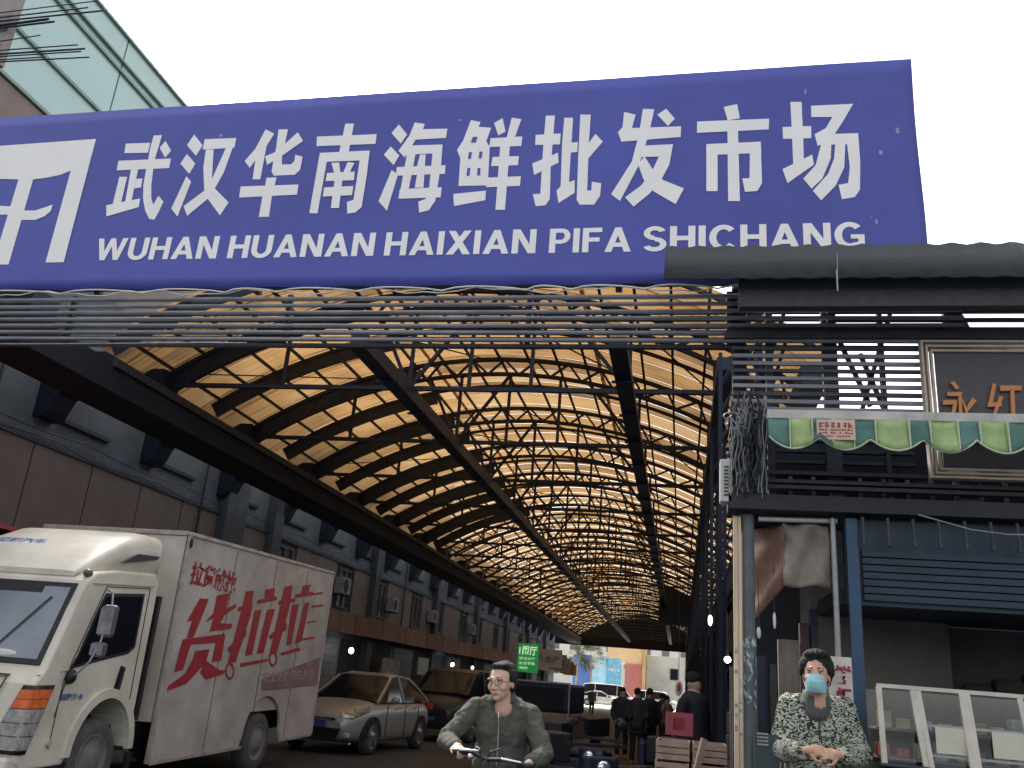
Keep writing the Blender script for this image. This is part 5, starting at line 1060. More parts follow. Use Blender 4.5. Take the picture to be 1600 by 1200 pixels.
# small goods tricycle truck with tan front board
t = thing('small_goods_truck', (-2.75, 20.0, 0), 'small dark goods truck with a tan front panel right of the man in green', 'truck', rot=(0, 0, math.radians(-8)))
MB().box(-.72, .72, -1.2, .2, .55, 1.05).build('front_panel', mat('tan_panel', (.20, .14, .09), .6, 0, .3, 3), t, local=True, bevel=.04)
MB().box(-.70, .70, -1.15, .2, 1.051, 1.62).build('cab', M_STEEL2, t, local=True, bevel=.05)
MB().box(-.60, .60, -1.165, -1.152, 1.10, 1.52).build('windscreen', M_DARKGLASS, t, local=True)
MB().bar((-.72, -1.17, 1.63), (.72, -1.17, 1.63), .03).bar((.71, -1.18, .9), (.71, -1.18, 1.63), .025).build('frame_bar', M_GALV, t, local=True)
MB().box(-.7, .7, -1.22, -1.0, .30, .54).build('bumper', M_DARKBAR, t, local=True, bevel=.02)
for sx in (-1, 1): MB().ell((sx*.48, -1.23, .70), (.12, .04, .07)).build('headlight', mat('bright_chrome_lens', (.7, .7, .7), .05, .8, .2, 9), t, local=True)
q = MB()
for k in range(5): q.bar((-.32+k*.15, -1.235, .56), (-.25+k*.15, -1.235, .82), .03, .02)
q.build('grille', M_CHROME, t, local=True)
MB().box(-.8, .8, .25, 2.4, .55, .95).build('load_bed', M_STEEL2, t, local=True, bevel=.02)
for wy in (-.7, 1.7):
    for sx in (-1, 1):
        a, c = MB(), MB(); wheel(a, c, (sx*.62, wy, .28), .28, .16, sgn=sx, n=20); wo_ = a.build('wheel', M_RUBBER, t, local=True); c.build('rim', M_RIM, wo_, local=True)

# ================================================================== SIGNS DEEP IN THE HALL
t = thing('green_sign', (-5.6, 34, 0), 'bright green hanging sign with white characters left of the far opening', 'sign')
MB().box(-6.06, -5.26, 34, 34.08, 1.98, 3.02).build('panel', mat('glowing_green_print', (.03, .36, .10), .5, 0, .12, 2, emit=.12), t)  # faint glow added to the printed panel, no lamp inside
MGW = mat('glowing_green_letters', (.60, .85, .55), .6, 0, .05, 3, emit=.25)  # letters also brightened by an added glow
text('print', '1阁厅', .3, MGW, t, (-6.0, 33.99, 2.60), RY, bold=.006, width=.68, height=.34)
for k in range(3): text('print', ['鲜活水产', '批发零售', '海鲜'][k], .12, MGW, t, (-5.98, 33.99, 2.42-k*.17), RY, width=[.6, .6, .34][k], height=.11)
MB().cyl((-5.95, 34.04, 3.02), (-5.95, 34.04, 6.3), .015, 6).cyl((-5.35, 34.04, 3.02), (-5.35, 34.04, 6.3), .015, 6).build('hanger', M_STEEL, t)
sc_ = [('pale grey-white', (.45, .45, .42)), ('grey-green', (.22, .25, .22)), ('pink', (.42, .24, .25)), ('dull red', (.30, .16, .15)), ('orange', (.50, .26, .10))]
for k, (nm, c_) in enumerate(sc_):
    y_ = 37+k*4.5; x_ = -5.55-k*.35
    o = MB().box(x_, x_+.80, y_, y_+.06, 2.28-0.0*k, 2.98-.02*k).build('shop_sign', mat('sign_'+nm, c_, .6, 0, .2, 3))
    tag(o, nm+' shop sign in the receding row right of the bright green sign', 'sign', 'receding shop signs beyond the green sign')
    text('print', ['水产', '干货', '鲜虾', '贝类', '海鲜'][k], .3, M_TRIM, o, (x_+.1, y_-.01, 2.45), RY, width=.6, height=.3)

# ================================================================== MARKET GOODS, LOWER MIDDLE / RIGHT
def crate(loc, w_, d_, h_, m, label, rz=0, group='foam and timber crates stacked by the hall edge'):
    t = thing('crate', loc, label, 'crate', group, (0, 0, rz))
    for k in range(3): z = h_*k/3; MB().box(-w_/2, w_/2, -d_/2, -d_/2+.015, z+.004, z+h_/3-.004).build('board', m, t, local=True)
    MB().box(-w_/2, w_/2, d_/2-.015, d_/2, 0, h_).build('board', m, t, local=True)
    for sx in (-1, 1): MB().box(sx*w_/2-(.015 if sx > 0 else 0), sx*w_/2+(0 if sx > 0 else .015), -d_/2+.016, d_/2-.016, 0, h_).build('end_board', m, t, local=True)
    MB().box(-w_/2+.01, w_/2-.01, -d_/2+.01, d_/2-.01, h_*.8, h_*.86).build('contents', mat('crate_contents', (.12, .10, .09), .8, 0, .5, 20, .5, 30), t, local=True)
    return t
MCR = mat('pinkish_timber', (.42, .30, .23), .8, 0, .35, 5, .3, 20); MFO = mat('dirty_foam', (.40, .38, .33), .8, 0, .3, 6, .3, 30)
ts_ = thing('goods_table', (.05, 8.3, 0), 'low dark table under the stacked crates at the hall edge', 'table')
MB().box(-.25, .42, 7.9, 8.7, .50, .54).build('tabletop', M_WOOD, ts_)
for sx, sy_ in ((-.22, 7.93), (.38, 7.93), (-.22, 8.66), (.38, 8.66)): MB().box(sx, sx+.04, sy_, sy_+.04, 0, .50).build('leg', M_WOOD, ts_)
z = .545
names = ['bottom left', 'bottom right', 'second layer left', 'second layer right', 'third layer left', 'third layer right', 'top left', 'top right']
for k in range(8):
    lv, sd_ = divmod(k, 2)
    crate((-.08+sd_*.30+.01*lv, 8.2+.03*lv, .545+lv*.165), .28, .42, .155, MFO if (lv < 2) else MCR, names[k]+' crate of the stack left of the timber pole', rz=.03*((k*7) % 3-1))
t = thing('plank', (.2, 7.9, .6), 'brown plank leaning diagonally against the stacked crates', 'plank'); MB().bar((.02, 7.80, .55), (.20, 7.90, 1.24), .03, .05).build('board', MCR, t)
t = thing('pink_basket', (.03, 8.8, 1.2), 'pink plastic basket with a square hole on top of the crates', 'basket')
MP = mat('pink_plastic', (.38, .07, .10), .5, 0, .15, 6)
for (a, c, z0, z1) in ((-.13, .12, 1.37, 1.41), (-.13, .12, 1.215, 1.26), (-.13, -.06, 1.261, 1.369), (.05, .12, 1.261, 1.369)): MB().box(a, c, 8.75, 8.76, z0, z1).build('front_wall', MP, t)
MB().box(-.13, .12, 9.0, 9.01, 1.215, 1.41).build('rear_wall', MP, t); MB().box(-.13, -.12, 8.762, 8.998, 1.215, 1.41).box(.11, .12, 8.762, 8.998, 1.215, 1.41).build('side_wall', MP, t); MB().box(-.118, .108, 8.762, 8.998, 1.215, 1.225).build('base', MP, t)
# scooters / dark bikes
def scooter(loc, rz, label, seed=0):
    t = thing('electric_scooter', loc, label, 'scooter', 'dark scooters parked in the hall', (0, 0, rz))
    for wy in (-.62, .62):
        a, c = MB(), MB(); wheel(a, c, (0, wy, .22), .22, .10, .6, sgn=1, n=18); o = a.build('wheel', M_RUBBER, t, local=True); c.build('rim', M_RIM, o, local=True)
    q = MB(); q.bar((0, -.62, .30), (0, -.48, .98), .07); q.bar((0, -.40, .30), (0, .30, .28), .26, .10); q.build('frame', M_DARKBAR, t, local=True, bevel=.02)
    MB().box(-.17, .17, -.60, -.50, .35, .95).build('leg_shield', M_STEEL2, t, local=True, bevel=.03)
    MB().box(-.14, .14, .05, .80, .34, .66).build('rear_body', M_STEEL2, t, local=True, bevel=.05)
    MB().box(-.13, .13, .0, .78, .67, .76).build('seat', M_BLACK, t, local=True, bevel=.03)
    MB().bar((-.32, -.42, 1.04), (.32, -.42, 1.04), .03).build('handlebar', M_BLACK, t, local=True)
    for sx in (-1, 1):
        MB().cyl((sx*.22, -.43, 1.05), (sx*.26, -.44, 1.20), .008, 6).ell((sx*.27, -.44, 1.24), (.06, .015, .04)).build('mirror', M_BLACK, t, local=True)
    MB().ell((0, -.62, .86), (.07, .04, .06)).build('headlight', MATS['bright_chrome_lens'], t, local=True)
    MB().box(-.18, .18, .66, 1.02, .78, 1.08).build('rear_box', M_BLACK, t, local=True, bevel=.02)
    return t
s0 = scooter((-1.0, 9.6, 0), .5, 'dark electric scooter just right of the man in green')
dup(s0, (-.62, 10.8, 0), 'dark electric scooter between the man in green and the crates', (0, 0, -.6))
dup(s0, (-.95, 13.0, 0), 'dark electric scooter farther in, before the standing people', (0, 0, 1.2))
dup(s0, (-2.9, 15.2, 0), 'dark electric scooter in front of the small goods truck', (0, 0, .2))
dup(s0, (-3.3, 27.0, 0), 'dark scooter by the entrance of the sunlit forecourt, left side', (0, 0, .3))
dup(s0, (-3.9, 31.0, 0), 'farthest dark scooter parked beneath the receding signs', (0, 0, -.3))
# goods on the right edge of the hall, dark
for k, (x, y, w_, h_, c_, lb) in enumerate(((.62, 8.6, .30, 1.25, (.05, .045, .05), 'dark stack of goods left of the timber pole'), (.62, 9.8, .3, 1.45, (.08, .07, .06), 'brown board stack behind the round white bulb'), (.58, 7.6, .16, 1.32, (.20, .18, .15), 'pale sack standing at the foot of the timber pole'))):
    t = thing('goods_stack', (x, y, 0), lb, 'goods')
    n = 6
    for j in range(n): MB().box(x-w_/2+.01*(j % 2), x+w_/2-.01*(j % 3), y-.2, y+.2, .14+(h_-.14)*j/n, .14+(h_-.14)*(j+1)/n-.006).build('bundle', mat('goods_%d' % k, c_, .8, 0, .4, 5), t, bevel=.015)
t = thing('grey_door_panel', (.60, 7.2, 0), 'tall grey door panel leaning behind the timber pole, under the round bulb', 'panel')
MB().box(.37, .50, 7.18, 7.22, 0, 1.80).build('sheet', mat('mauve_grey_sheet', (.15, .13, .135), .7, 0, .25, 2), t)
# ================================================================== PEOPLE
M_SKIN = mat('skin', (.60, .37, .27), .5, 0, .12, 14, .1, 90)
M_SKIN2 = mat('tanned_skin', (.54, .31, .21), .55, 0, .12, 14, .1, 90)
M_HAIR = mat('black_hair', (.006, .006, .007), .75, 0, .4, 60, .8, 120, stretch=(1, 1, .3))
def remesh(o, vox, smooth=6, disp=0, dscale=.1, fac=.6):
    r = o.modifiers.new('union', 'REMESH'); r.mode = 'VOXEL'; r.voxel_size = vox; r.use_smooth_shade = True
    if smooth:
        s_ = o.modifiers.new('smooth', 'SMOOTH'); s_.iterations = smooth; s_.factor = fac
    if disp:
        tx = bpy.data.textures.new('folds', 'CLOUDS'); tx.noise_scale = dscale; tx.noise_depth = 2
        d = o.modifiers.new('folds', 'DISPLACE'); d.texture = tx; d.strength = disp; d.mid_level = .5; d.texture_coords = 'LOCAL'
def rotm(yaw, pitch=0, roll=0): return Matrix.Rotation(yaw, 3, 'Z') @ Matrix.Rotation(pitch, 3, 'X') @ Matrix.Rotation(roll, 3, 'Y')
def head_mesh(mb, c, R, s=1.0, fat=1.0):
    """face looks to local -Y; c = centre of the head"""
    def P(x, y, z): return Vector(c)+R @ (Vector((x*fat, y, z))*s)
    def E(x, y, z, a, b_, d, rr=None): mb.ell(P(x, y, z), (a*s*fat, b_*s, d*s), 20, 14, R if rr is None else R @ rr)
    E(0, .018, .035, .074, .092, .085)           # skull
    E(0, -.012, .0, .068, .078, .080)            # face
    E(0, -.020, -.055, .056, .062, .055)         # jaw
    E(0, -.058, -.092, .024, .024, .020)         # chin
    for sx in (-1, 1):
        E(sx*.038, -.052, -.025, .026, .026, .028)   # cheek
        E(sx*.032, -.076, .030, .026, .012, .010)    # brow ridge
        E(sx*.075, .010, -.005, .010, .020, .032, Matrix.Rotation(.2, 3, 'X'))  # ear
        E(sx*.013, -.092, -.034, .009, .010, .008)   # nostril
    mb.cap(P(0, -.080, .020), P(0, -.099, -.028), .008*s, .0125*s, 10)   # nose
    E(0, -.086, -.058, .022, .010, .0065)        # upper lip
    E(0, -.084, -.068, .019, .010, .0065)        # lower lip
    mb.cap(P(0, .020, -.06), P(0, .035, -.17), .055*s, .060*s, 16)       # neck
    return P
def face_details(parent, P, R, s, glasses=False, mask=False, skin=M_SKIN):
    ME = mat('eye_white', (.55, .52, .50), .3, 0, 0); MI = mat('dark_iris', (.015, .01, .008), .2, 0, 0); ML = mat('lips', (.36, .13, .11), .5, 0, .1, 20)
    for sx in (-1, 1):
        MB().ell(P(sx*.031, -.0775, .012), (.013*s, .008*s, .0055*s), 12, 8, R).build('eye', ME, parent)
        MB().ell(P(sx*.031-.002, -.0845, .012), (.0055*s, .003*s, .0052*s), 10, 6, R).build('iris', MI, parent)
        MB().cap(P(sx*.016, -.0865, .036), P(sx*.048, -.076, .037), .0038*s, .003*s, 8).build('eyebrow', M_HAIR, parent)
        MB().cap(P(sx*.019, -.086, .0185), P(sx*.044, -.078, .0175), .0016*s, .0016*s, 6).build('eyelid', M_HAIR, parent)
    if not mask:
        MB().cap(P(-.019, -.092, -.0625), P(.019, -.092, -.0625), .0035*s, .0035*s, 8).build('mouth', ML, parent)
    if glasses:
        q = MB()
        for sx in (-1, 1):
            n = 18; pts = [P(sx*.033+.025*math.cos(2*math.pi*i/n), -.100+.06*abs(sx*.033+.025*math.cos(2*math.pi*i/n))**1.0*.25, .008+.020*math.sin(2*math.pi*i/n)) for i in range(n+1)]
            q.tube(pts, .0018*s, 5)
            q.tube([P(sx*.058, -.096, .012), P(sx*.076, -.05, .012), P(sx*.082, .01, .006)], .0017*s, 5)
        q.tube([P(-.008, -.101, .012), P(.008, -.101, .012)], .0018*s, 5)
        q.build('glasses', M_BLACK, parent)
def hand(mb, wrist, d, up, s=1.0, curl=.9, side=1, spread=.12):
    """palm starts at wrist heading d; up = back of the hand; side = +1 thumb towards d x up"""
    d = Vector(d).normalized(); up = Vector(up); up = (up-d*up.dot(d)).normalized(); sd_ = d.cross(up).normalized()*side
    w_ = Vector(wrist); R = Matrix((sd_, d, up)).transposed()
    mb.ell(w_+d*.05*s, (.042*s, .054*s, .017*s), 14, 10, R); mb.cap(w_-d*.02*s, w_+d*.03*s, .026*s, .030*s, 12)
    Ls = (.074, .082, .076, .060); base = (.028, .0095, -.0095, -.028)
    for k in range(4):
        p = w_+d*(.088 if k < 3 else .080)*s+sd_*base[k]*s; dirv = (d+sd_*spread*base[k]/.028*.5).normalized(); ang = 0
        p = p+up*.002
        for j, fr in enumerate((.45, .30, .25)):
            ang += curl*(.75 if j == 0 else .9 if j == 1 else .6)
            v = (dirv*math.cos(ang)-up*math.sin(ang)).normalized(); q_ = p+v*(Ls[k]*fr*s); mb.cap(p, q_, (.0095-.0012*j)*s, (.0088-.0014*j)*s, 8); p = q_
    p = w_+d*.025*s+sd_*.032*s; v = (d*.7+sd_*.7-up*.25).normalized(); q_ = p+v*.042*s; mb.cap(p, q_, .013*s, .011*s, 8); v2 = (d*.9+sd_*.1-up*.5).normalized(); mb.cap(q_, q_+v2*.036*s, .0105*s, .008*s, 8)
def hair_cap(parent, P, R, s, bushy=0.0, name='hair'):
    q = MB()
    q.ell(P(0, .040+bushy*.5, .056+bushy*.3), ((.078+bushy)*s, (.090+bushy)*s, (.080+bushy)*s), 20, 14, R)
    q.ell(P(.008, -.020, .106+bushy*.7), ((.060+bushy*.7)*s, (.048+bushy*.3)*s, (.022+bushy*.4)*s), 16, 10, R)
    q.ell(P(0, .075, .0), ((.068+bushy)*s, (.045+bushy)*s, (.075+bushy*.6)*s), 16, 10, R)
    for sx in (-1, 1):
        q.ell(P(sx*(.070+bushy*.5), .022, .040), ((.014+bushy*.5)*s, (.040+bushy*.4)*s, (.045+bushy*.6)*s), 12, 8, R)
    o = q.build(name, M_HAIR, parent); remesh(o, .006, 2, .004+bushy*.5, .02); return o
def simple_person(loc, rz, label, h=1.68, coat=(.03, .035, .05), seated=False, group='people standing in the hall', bag=None, legs=(.02, .02, .025)):
    t = thing('person', loc, label, 'person', group, (0, 0, rz)); s = h/1.72
    q = MB(); P = head_mesh(q, Vector((0, 0, 1.60*s)), rotm(0), s)
    q.cap((0, 0, 1.38*s), (0, 0, 1.0*s), .15*s, .14*s)
    for sx in (-1, 1):
        q.cap((sx*.09*s, 0, .92*s), (sx*.10*s, -.01, .48*s), .085*s, .058*s); q.cap((sx*.10*s, -.01, .48*s), (sx*.10*s, .02, .09), .055*s, .04*s); q.cap((sx*.10*s, .02, .045), (sx*.11*s, -.13, .04), .045, .035)
        q.cap((sx*.19*s, 0, 1.38*s), (sx*.25*s, .02, 1.08*s), .055*s, .045*s); q.cap((sx*.25*s, .02, 1.08*s), (sx*.22*s, -.16, .90*s), .042*s, .03*s); q.ell((sx*.215*s, -.20, .87*s), (.035, .05, .04))
    o = q.build('body', M_SKIN2, t, local=True); remesh(o, .022, 3)
    q = MB(); q.cap((0, 0, 1.36*s), (0, 0, .92*s), .175*s, .185*s, 16); q.ell((0, 0, 1.38*s), (.225*s, .12*s, .09*s))
    for sx in (-1, 1): q.cap((sx*.19*s, 0, 1.38*s), (sx*.26*s, .02, 1.08*s), .075*s, .062*s); q.cap((sx*.26*s, .02, 1.08*s), (sx*.225*s, -.14, .92*s), .06*s, .048*s)
    o = q.build('coat', mat('coat_%.2f_%.2f' % (coat[0], coat[2]), coat, .85, 0, .3, 5), t, local=True); remesh(o, .022, 4, .02, .12)
    q = MB()
    for sx in (-1, 1): q.cap((sx*.09*s, 0, .90*s), (sx*.10*s, -.01, .48*s), .10*s, .075*s); q.cap((sx*.10*s, -.01, .48*s), (sx*.10*s, .02, .12), .072*s, .06*s)
    o = q.build('trousers', mat('trousers_%.2f' % legs[0], legs, .85, 0, .3, 5), t, local=True); remesh(o, .022, 3, .015, .1)
    q = MB(); q.ell((0, .015, 1.65*s), (.085*s, .10*s, .095*s)); q.build('hair', M_HAIR, t, local=True)
    if bag:
        q = MB(); q.box(.24, .46, -.05, .10, .45*s, .85*s); q.build('bag', mat('bag_fabric', bag, .7, 0, .2, 5), t, local=True, bevel=.03)
    return t
simple_person((-1.42, 23.5, 0), .3, 'person in a dark coat standing alone, back to us, left of the pair', 1.66)
simple_person((-.98, 22.0, 0), 2.9, 'person in a dark long coat standing in the middle of the hall group', 1.66, (.045, .045, .055))
simple_person((-.72, 22.6, 0), 3.4, 'person in black padded jacket standing close to the right of the pair', 1.68, (.02, .025, .04))
simple_person((-.35, 26.0, 0), 1.0, 'person in a pale patterned jacket partly hidden behind the dark group', 1.55, (.20, .19, .17))
simple_person((-.55, 30.0, 0), 2.0, 'person in a blue work coat farther back behind the dark group', 1.6, (.03, .05, .11))
simple_person((-5.6, 60, 0), .5, 'tiny distant person walking at the sunlit far end of the hall', 1.65, (.12, .11, .09))
simple_person((-6.4, 57, 0), 2.5, 'second tiny distant person beside a scooter at the far end of the hall', 1.65, (.03, .03, .04))
pr = simple_person((.17, 12.0, 0), .9, 'person in black leaning at the hall edge above the pink basket', 1.85, (.015, .015, .02))
t = thing('red_white_packet', (-.1, 12.2, 1.6), 'red and white round packet hanging beside the person in black at the hall edge', 'packet')
MB().ell((-.02, 12.2, 1.66), (.05, .03, .10)).build('pack', M_WHITE, t); MB().ell((-.02, 12.172, 1.67), (.025, .01, .06)).build('print', mat('bright_red', (.6, .03, .05), .5, 0, .1, 5), t)
MB().cyl((-.02, 12.2, 1.75), (-.02, 12.2, 3.2), .004, 5).build('string', M_BLACK, t)
# ---------------------------------------------------------------- the man in green on a bicycle
man = thing('person', (-.86, 4.62, 0), 'man in olive zip jacket and round glasses looking left, hands on handlebar', 'person')
hc = Vector((-.880, 4.50, 1.505)); R = rotm(math.radians(-21), math.radians(3), math.radians(-3)); s = .98
q = MB(); P = head_mesh(q, hc, R, s, 1.12)
sh_l, sh_r = Vector((-1.065, 4.60, 1.335)), Vector((-.690, 4.62, 1.325))
q.cap((-.87, 4.66, 1.24), (-.87, 4.74, .92), .085, .09, 16)
el_l, wr_l = Vector((-1.215, 4.46, 1.125)), Vector((-1.075, 4.20, 1.110))
el_r, wr_r = Vector((-.555, 4.46, 1.095)), Vector((-.610, 4.20, 1.055))
for a, e_, w_, sd_ in ((sh_l, el_l, wr_l, 1), (sh_r, el_r, wr_r, -1)):
    q.cap(a, e_, .045, .036); q.cap(e_, w_, .034, .024)
for sx in (-1, 1):
    q.cap((-.87+sx*.09, 4.74, .84), (-.87+sx*.13, 4.30, .70), .075, .055); q.cap((-.87+sx*.13, 4.30, .70), (-.87+sx*.12, 4.42, .30), .05, .038); q.cap((-.87+sx*.12, 4.44, .27), (-.87+sx*.12, 4.28, .24), .04, .035)
hand(q, wr_l, (.55, -.75, -.10), (.1, -.1, 1), .90, 1.0, 1); hand(q, wr_r, (-.15, -.85, -.25), (0, -.2, 1), .90, 1.0, -1)
o = q.build('body', M_SKIN, man); remesh(o, .0050, 3)
face_details(man, P, R, s, glasses=True)
hair_cap(man, P, R, s, .010)
q = MB()
q.ell((-.87, 4.63, 1.22), (.20, .14, .19)); q.ell((-.87, 4.66, 1.02), (.20, .165, .24)); q.ell((-.87, 4.69, .88), (.19, .16, .12)); q.cap((-1.0, 4.62, 1.335), (-.74, 4.62, 1.33), .075, .075, 16); q.cap((-.87, 4.61, 1.345), (-.875, 4.580, 1.415), .110, .080, 18)
for a, e_, w_ in ((sh_l, el_l, wr_l), (sh_r, el_r, wr_r)):
    q.cap(a, e_, .070, .062, 16); q.cap(e_, w_+(e_-w_)*.12, .060, .043, 16)
q.cap(sh_l+Vector((.09, .02, .03)), sh_r+Vector((-.09, .02, .03)), .065, .065, 14)
M_OLIVE = mat('olive_jacket_cloth', (.088, .088, .070), .92, 0, .10, 9, .5, 260)
o = q.build('jacket', M_OLIVE, man); remesh(o, .008, 5, .034, .060)
# stand-up collar, zip
def collar(parent, c, rx, ry, h, m, gap=28, lean=.012, rise=.02):
    vs = []; fs = []; n = 22
    for i in range(n+1):
        a = math.radians(-90+gap+(360-2*gap)*i/n); bk = (1+math.sin(a))/2
        for j in range(4):
            v = j/3; vs.append((c[0]+(rx-lean*v)*math.cos(a)*(1+.02*math.sin(a*5)), c[1]+(ry-lean*v)*math.sin(a), c[2]+h*v*(1-.25*(1-bk)*0)+rise*bk))
    for i in range(n):
        for j in range(3): p = i*4+j; fs.append((p, p+4, p+5, p+1))
    q = MB(); q.add(vs, fs, True); o = q.build('collar', m, parent); so = o.modifiers.new('t', 'SOLIDIFY'); so.thickness = .010; return o
collar(man, (-.875, 4.568, 1.378), .090, .092, .062, M_OLIVE, gap=20)
q = MB(); q.ell((-.875, 4.510, 1.395), (.030, .02, .030)); q.build('inner_shirt', mat('grey_shirt', (.10, .10, .11), .8, 0, .2, 8), man)
q = MB(); q.tube([(-.875, 4.476, 1.325), (-.875, 4.479, 1.29), (-.872, 4.483, 1.22), (-.868, 4.483, 1.12), (-.868, 4.485, 1.0)], .0045, 6); q.build('zip', mat('zip_metal', (.40, .40, .38), .35, .7, .2, 9), man)
q = MB(); q.bar((-.875, 4.474, 1.325), (-.875, 4.472, 1.29), .012, .006); q.build('zip_pull', M_CHROME, man)
q = MB()
for sx in (-1, 1): q.cap((-.87+sx*.09, 4.76, .86), (-.87+sx*.13, 4.30, .70), .10, .078); q.cap((-.87+sx*.13, 4.30, .70), (-.87+sx*.12, 4.44, .32), .075, .06)
o = q.build('trousers', mat('dark_trousers', (.025, .028, .04), .9, 0, .3, 6), man); remesh(o, .014, 4, .02, .08)
bk_ = thing('electric_bicycle', (-.86, 4.6, 0), 'dark electric bicycle ridden by the man in green, only handlebar and levers showing', 'bicycle')
q = MB(); q.tube([(-1.08, 4.14, 1.13), (-.96, 4.09, 1.14), (-.86, 4.09, 1.10), (-.72, 4.10, 1.11), (-.58, 4.12, 1.08)], .012, 10); q.build('handlebar', M_BLACK, bk_)
for sx, x, z in ((-1, -1.03, 1.13), (1, -.62, 1.085)): MB().cyl((x-.05, 4.13, z-.004), (x+.06, 4.11, z+.006), .019, 10).build('grip', M_BLACK, bk_)
q = MB(); q.cap((-1.02, 4.05, 1.145), (-.90, 4.04, 1.150), .008, .006, 8); q.build('brake_lever', mat('bright_lever', (.75, .75, .74), .2, .8, .1, 9), bk_); q = MB(); q.cap((-.75, 4.05, 1.115), (-.64, 4.06, 1.105), .008, .006, 8); q.build('brake_lever', MATS['bright_lever'], bk_)
MB().ell((-.955, 4.08, 1.11), (.022, .02, .018)).build('bell', M_CHROME, bk_)
q = MB(); q.tube([(-.92, 4.06, 1.17), (-.88, 4.0, 1.16), (-.86, 4.0, 1.05), (-.86, 4.05, .9)], .005, 6); q.tube([(-.77, 4.06, 1.17), (-.82, 4.0, 1.15), (-.85, 4.0, 1.05)], .005, 6); q.build('cable', M_BLACK, bk_)
q = MB(); q.cyl((-.86, 4.10, 1.09), (-.86, 3.95, .62), .022, 10); q.cyl((-.86, 4.02, .86), (-.86, 4.55, .45), .03, 10); q.cyl((-.86, 4.55, .45), (-.86, 4.80, .82), .02, 10); q.cyl((-.86, 4.55, .45), (-.86, 5.0, .30), .018, 8)
for sx in (-.05, .05): q.cyl((-.86+sx, 3.96, .66), (-.86+sx, 3.86, .30), .013, 8)
q.build('frame', M_DARKBAR, bk_)
MB().ell((-.86, 4.80, .85), (.09, .13, .03)).build('saddle', M_BLACK, bk_)
for wy in (3.86, 5.0):
    a, c = MB(), MB(); wheel(a, c, (-.86, wy, .30), .30, .05, .85, n=30); o = a.build('wheel', M_RUBBER, bk_); c.build('hub_disc', M_RIM, o)
# ---------------------------------------------------------------- masked woman
wo2 = thing('person', (.66, 4.85, .14), 'woman in black and cream animal print jacket wearing a blue face mask', 'person')
MB().box(.35, 3.2, 5.2, 6.0, 0.0, .21).build('shop_step', MATS['pavement_concrete'], kind='structure')
hc = Vector((.650, 4.66, 1.660)); R = rotm(math.radians(-12), math.radians(-2), 0); s = .98
q = MB(); P = head_mesh(q, hc, R, s)
q.cap((.66, 4.83, 1.36), (.66, 4.85, 1.02), .085, .09, 16)
sl, sr_ = Vector((.515, 4.80, 1.475)), Vector((.815, 4.80, 1.475))
el, er = Vector((.445, 4.76, 1.22)), Vector((.895, 4.76, 1.22))
wl, wr2 = Vector((.565, 4.50, 1.245)), Vector((.735, 4.50, 1.235))
for a, e_, w_ in ((sl, el, wl), (sr_, er, wr2)): q.cap(a, e_, .045, .036); q.cap(e_, w_, .034, .024)
hand(q, wl, (.90, -.30, .05), (.1, -.9, .35), .86, .9, 1); hand(q, wr2, (-.90, -.38, .0), (-.1, -.9, .35), .86, .9, -1)
for sx in (-1, 1): q.cap((.66+sx*.08, 4.83, .98), (.66+sx*.09, 4.82, .58), .08, .055); q.cap((.66+sx*.09, 4.82, .58), (.66+sx*.09, 4.84, .23), .052, .038); q.cap((.66+sx*.09, 4.84, .185), (.66+sx*.10, 4.70, .18), .042, .034)
o = q.build('body', M_SKIN2, wo2); remesh(o, .0050, 3)
face_details(wo2, P, R, s, mask=True, skin=M_SKIN2)
hair_cap(wo2, P, R, s, .022)
# mask: curved sheet over nose and chin
q = MB(); vs = []; fs = []
for j in range(9):
    v = j/8; z = -.002-.105*v
    for i in range(15):
        u = i/14*2-1; wx = .060*(1-.10*abs(v-.45)); bulge = .026*math.sin(math.pi*min(1, v*1.05))+.004*math.sin(v*19)
        vs.append(P(wx*u, -.074-(.030+bulge)*(1-u*u)**.8+.034*u*u-(-.0), z))
for j in range(8):
    for i in range(14): a = j*15+i; fs.append((a, a+1, a+16, a+15))
q.add(vs, fs, True); o = q.build('face_mask', mat('pale_blue_mask', (.30, .55, .60), .85, 0, .1, 20), wo2); so = o.modifiers.new('t', 'SOLIDIFY'); so.thickness = .003
q = MB()
for sx in (-1, 1):
    q.tube([P(sx*.058, -.045, -.012), P(sx*.072, -.01, .0), P(sx*.080, .02, .012)], .0015, 5); q.tube([P(sx*.056, -.04, -.09), P(sx*.07, -.01, -.05), P(sx*.080, .02, -.02)], .0015, 5)
q.build('mask_loop', M_WHITE, wo2)
# jacket with print
mp_ = bpy.data.materials.new('animal_print_plush'); mp_.use_nodes = True; tn = mp_.node_tree; bs = tn.nodes['Principled BSDF']; bs.inputs['Roughness'].default_value = .95
tc = tn.nodes.new('ShaderNodeTexCoord'); n1 = tn.nodes.new('ShaderNodeTexNoise'); n1.inputs['Scale'].default_value = 27; n1.inputs['Detail'].default_value = 1.5; n1.inputs['Distortion'].default_value = 2.2
mp3 = tn.nodes.new('ShaderNodeMapping'); mp3.inputs['Scale'].default_value = (1, 1, 1.7); cr_ = tn.nodes.new('ShaderNodeValToRGB'); cr_.color_ramp.elements[0].position = .45; cr_.color_ramp.elements[1].position = .53
cr_.color_ramp.elements[0].color = (.02, .024, .02, 1); cr_.color_ramp.elements[1].color = (.46, .47, .38, 1)
tn.links.new(tc.outputs['Object'], mp3.inputs['Vector']); tn.links.new(mp3.outputs[0], n1.inputs['Vector']); tn.links.new(n1.outputs['Fac'], cr_.inputs['Fac']); tn.links.new(cr_.outputs[0], bs.inputs['Base Color'])
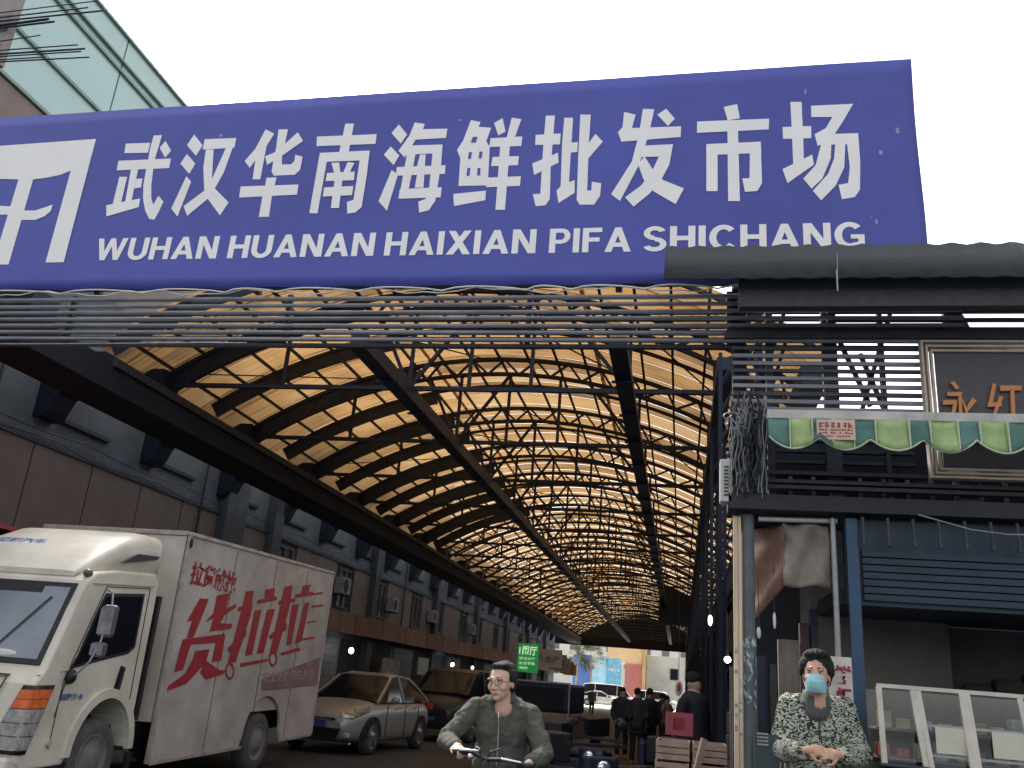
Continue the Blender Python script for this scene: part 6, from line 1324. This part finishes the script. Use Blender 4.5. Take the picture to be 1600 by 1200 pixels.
bpn = tn.nodes.new('ShaderNodeBump'); bpn.inputs['Strength'].default_value = .5; bpn.inputs['Distance'].default_value = .01; nn = tn.nodes.new('ShaderNodeTexNoise'); nn.inputs['Scale'].default_value = 150
tn.links.new(tc.outputs['Object'], nn.inputs['Vector']); tn.links.new(nn.outputs['Fac'], bpn.inputs['Height']); tn.links.new(bpn.outputs[0], bs.inputs['Normal'])
q = MB(); q.ell((.66, 4.80, 1.36), (.19, .14, .18)); q.ell((.66, 4.82, 1.17), (.195, .165, .22)); q.ell((.66, 4.83, 1.0), (.19, .15, .14)); q.cap((.55, 4.79, 1.478), (.78, 4.79, 1.478), .078, .078, 16); q.cap((.66, 4.77, 1.47), (.655, 4.73, 1.535), .10, .078, 18)
for a, e_, w_ in ((sl, el, wl), (sr_, er, wr2)): q.cap(a, e_, .080, .070, 16); q.cap(e_, w_+(e_-w_)*.15, .068, .050, 16)
o = q.build('jacket', mp_, wo2); remesh(o, .008, 5, .026, .06)
q = MB(); q.cap((.655, 4.708, 1.46), (.652, 4.697, 1.532), .074, .069, 16); q.build('inner_scarf', mat('dark_scarf', (.085, .09, .085), .9, 0, .2, 12), wo2)
collar(wo2, (.655, 4.735, 1.485), .088, .092, .075, mat('grey_green_collar', (.14, .16, .14), .9, 0, .3, 12), gap=24)
q = MB(); q.tube([(.656, 4.645, 1.46), (.656, 4.648, 1.40), (.656, 4.655, 1.30)], .005, 6); q.build('zip', M_BLACK, wo2)
q = MB()
for sx in (-1, 1): q.cap((.66+sx*.08, 4.83, .98), (.66+sx*.09, 4.82, .60), .10, .075); q.cap((.66+sx*.09, 4.82, .60), (.66+sx*.09, 4.84, .25), .07, .058)
o = q.build('trousers', MATS['dark_trousers'], wo2); remesh(o, .014, 4, .015, .08)
q = MB()
for sx in (-1, 1): q.cap((.66+sx*.09, 4.86, .195), (.66+sx*.10, 4.70, .185), .05, .042)
o = q.build('shoes', M_BLACK, wo2); remesh(o, .01, 3)
man.location += Vector((-.295, 1.55, .04)); bk_.location += Vector((-.295, 1.55, 0)); wo2.location += Vector((.150, 1.09, .075))
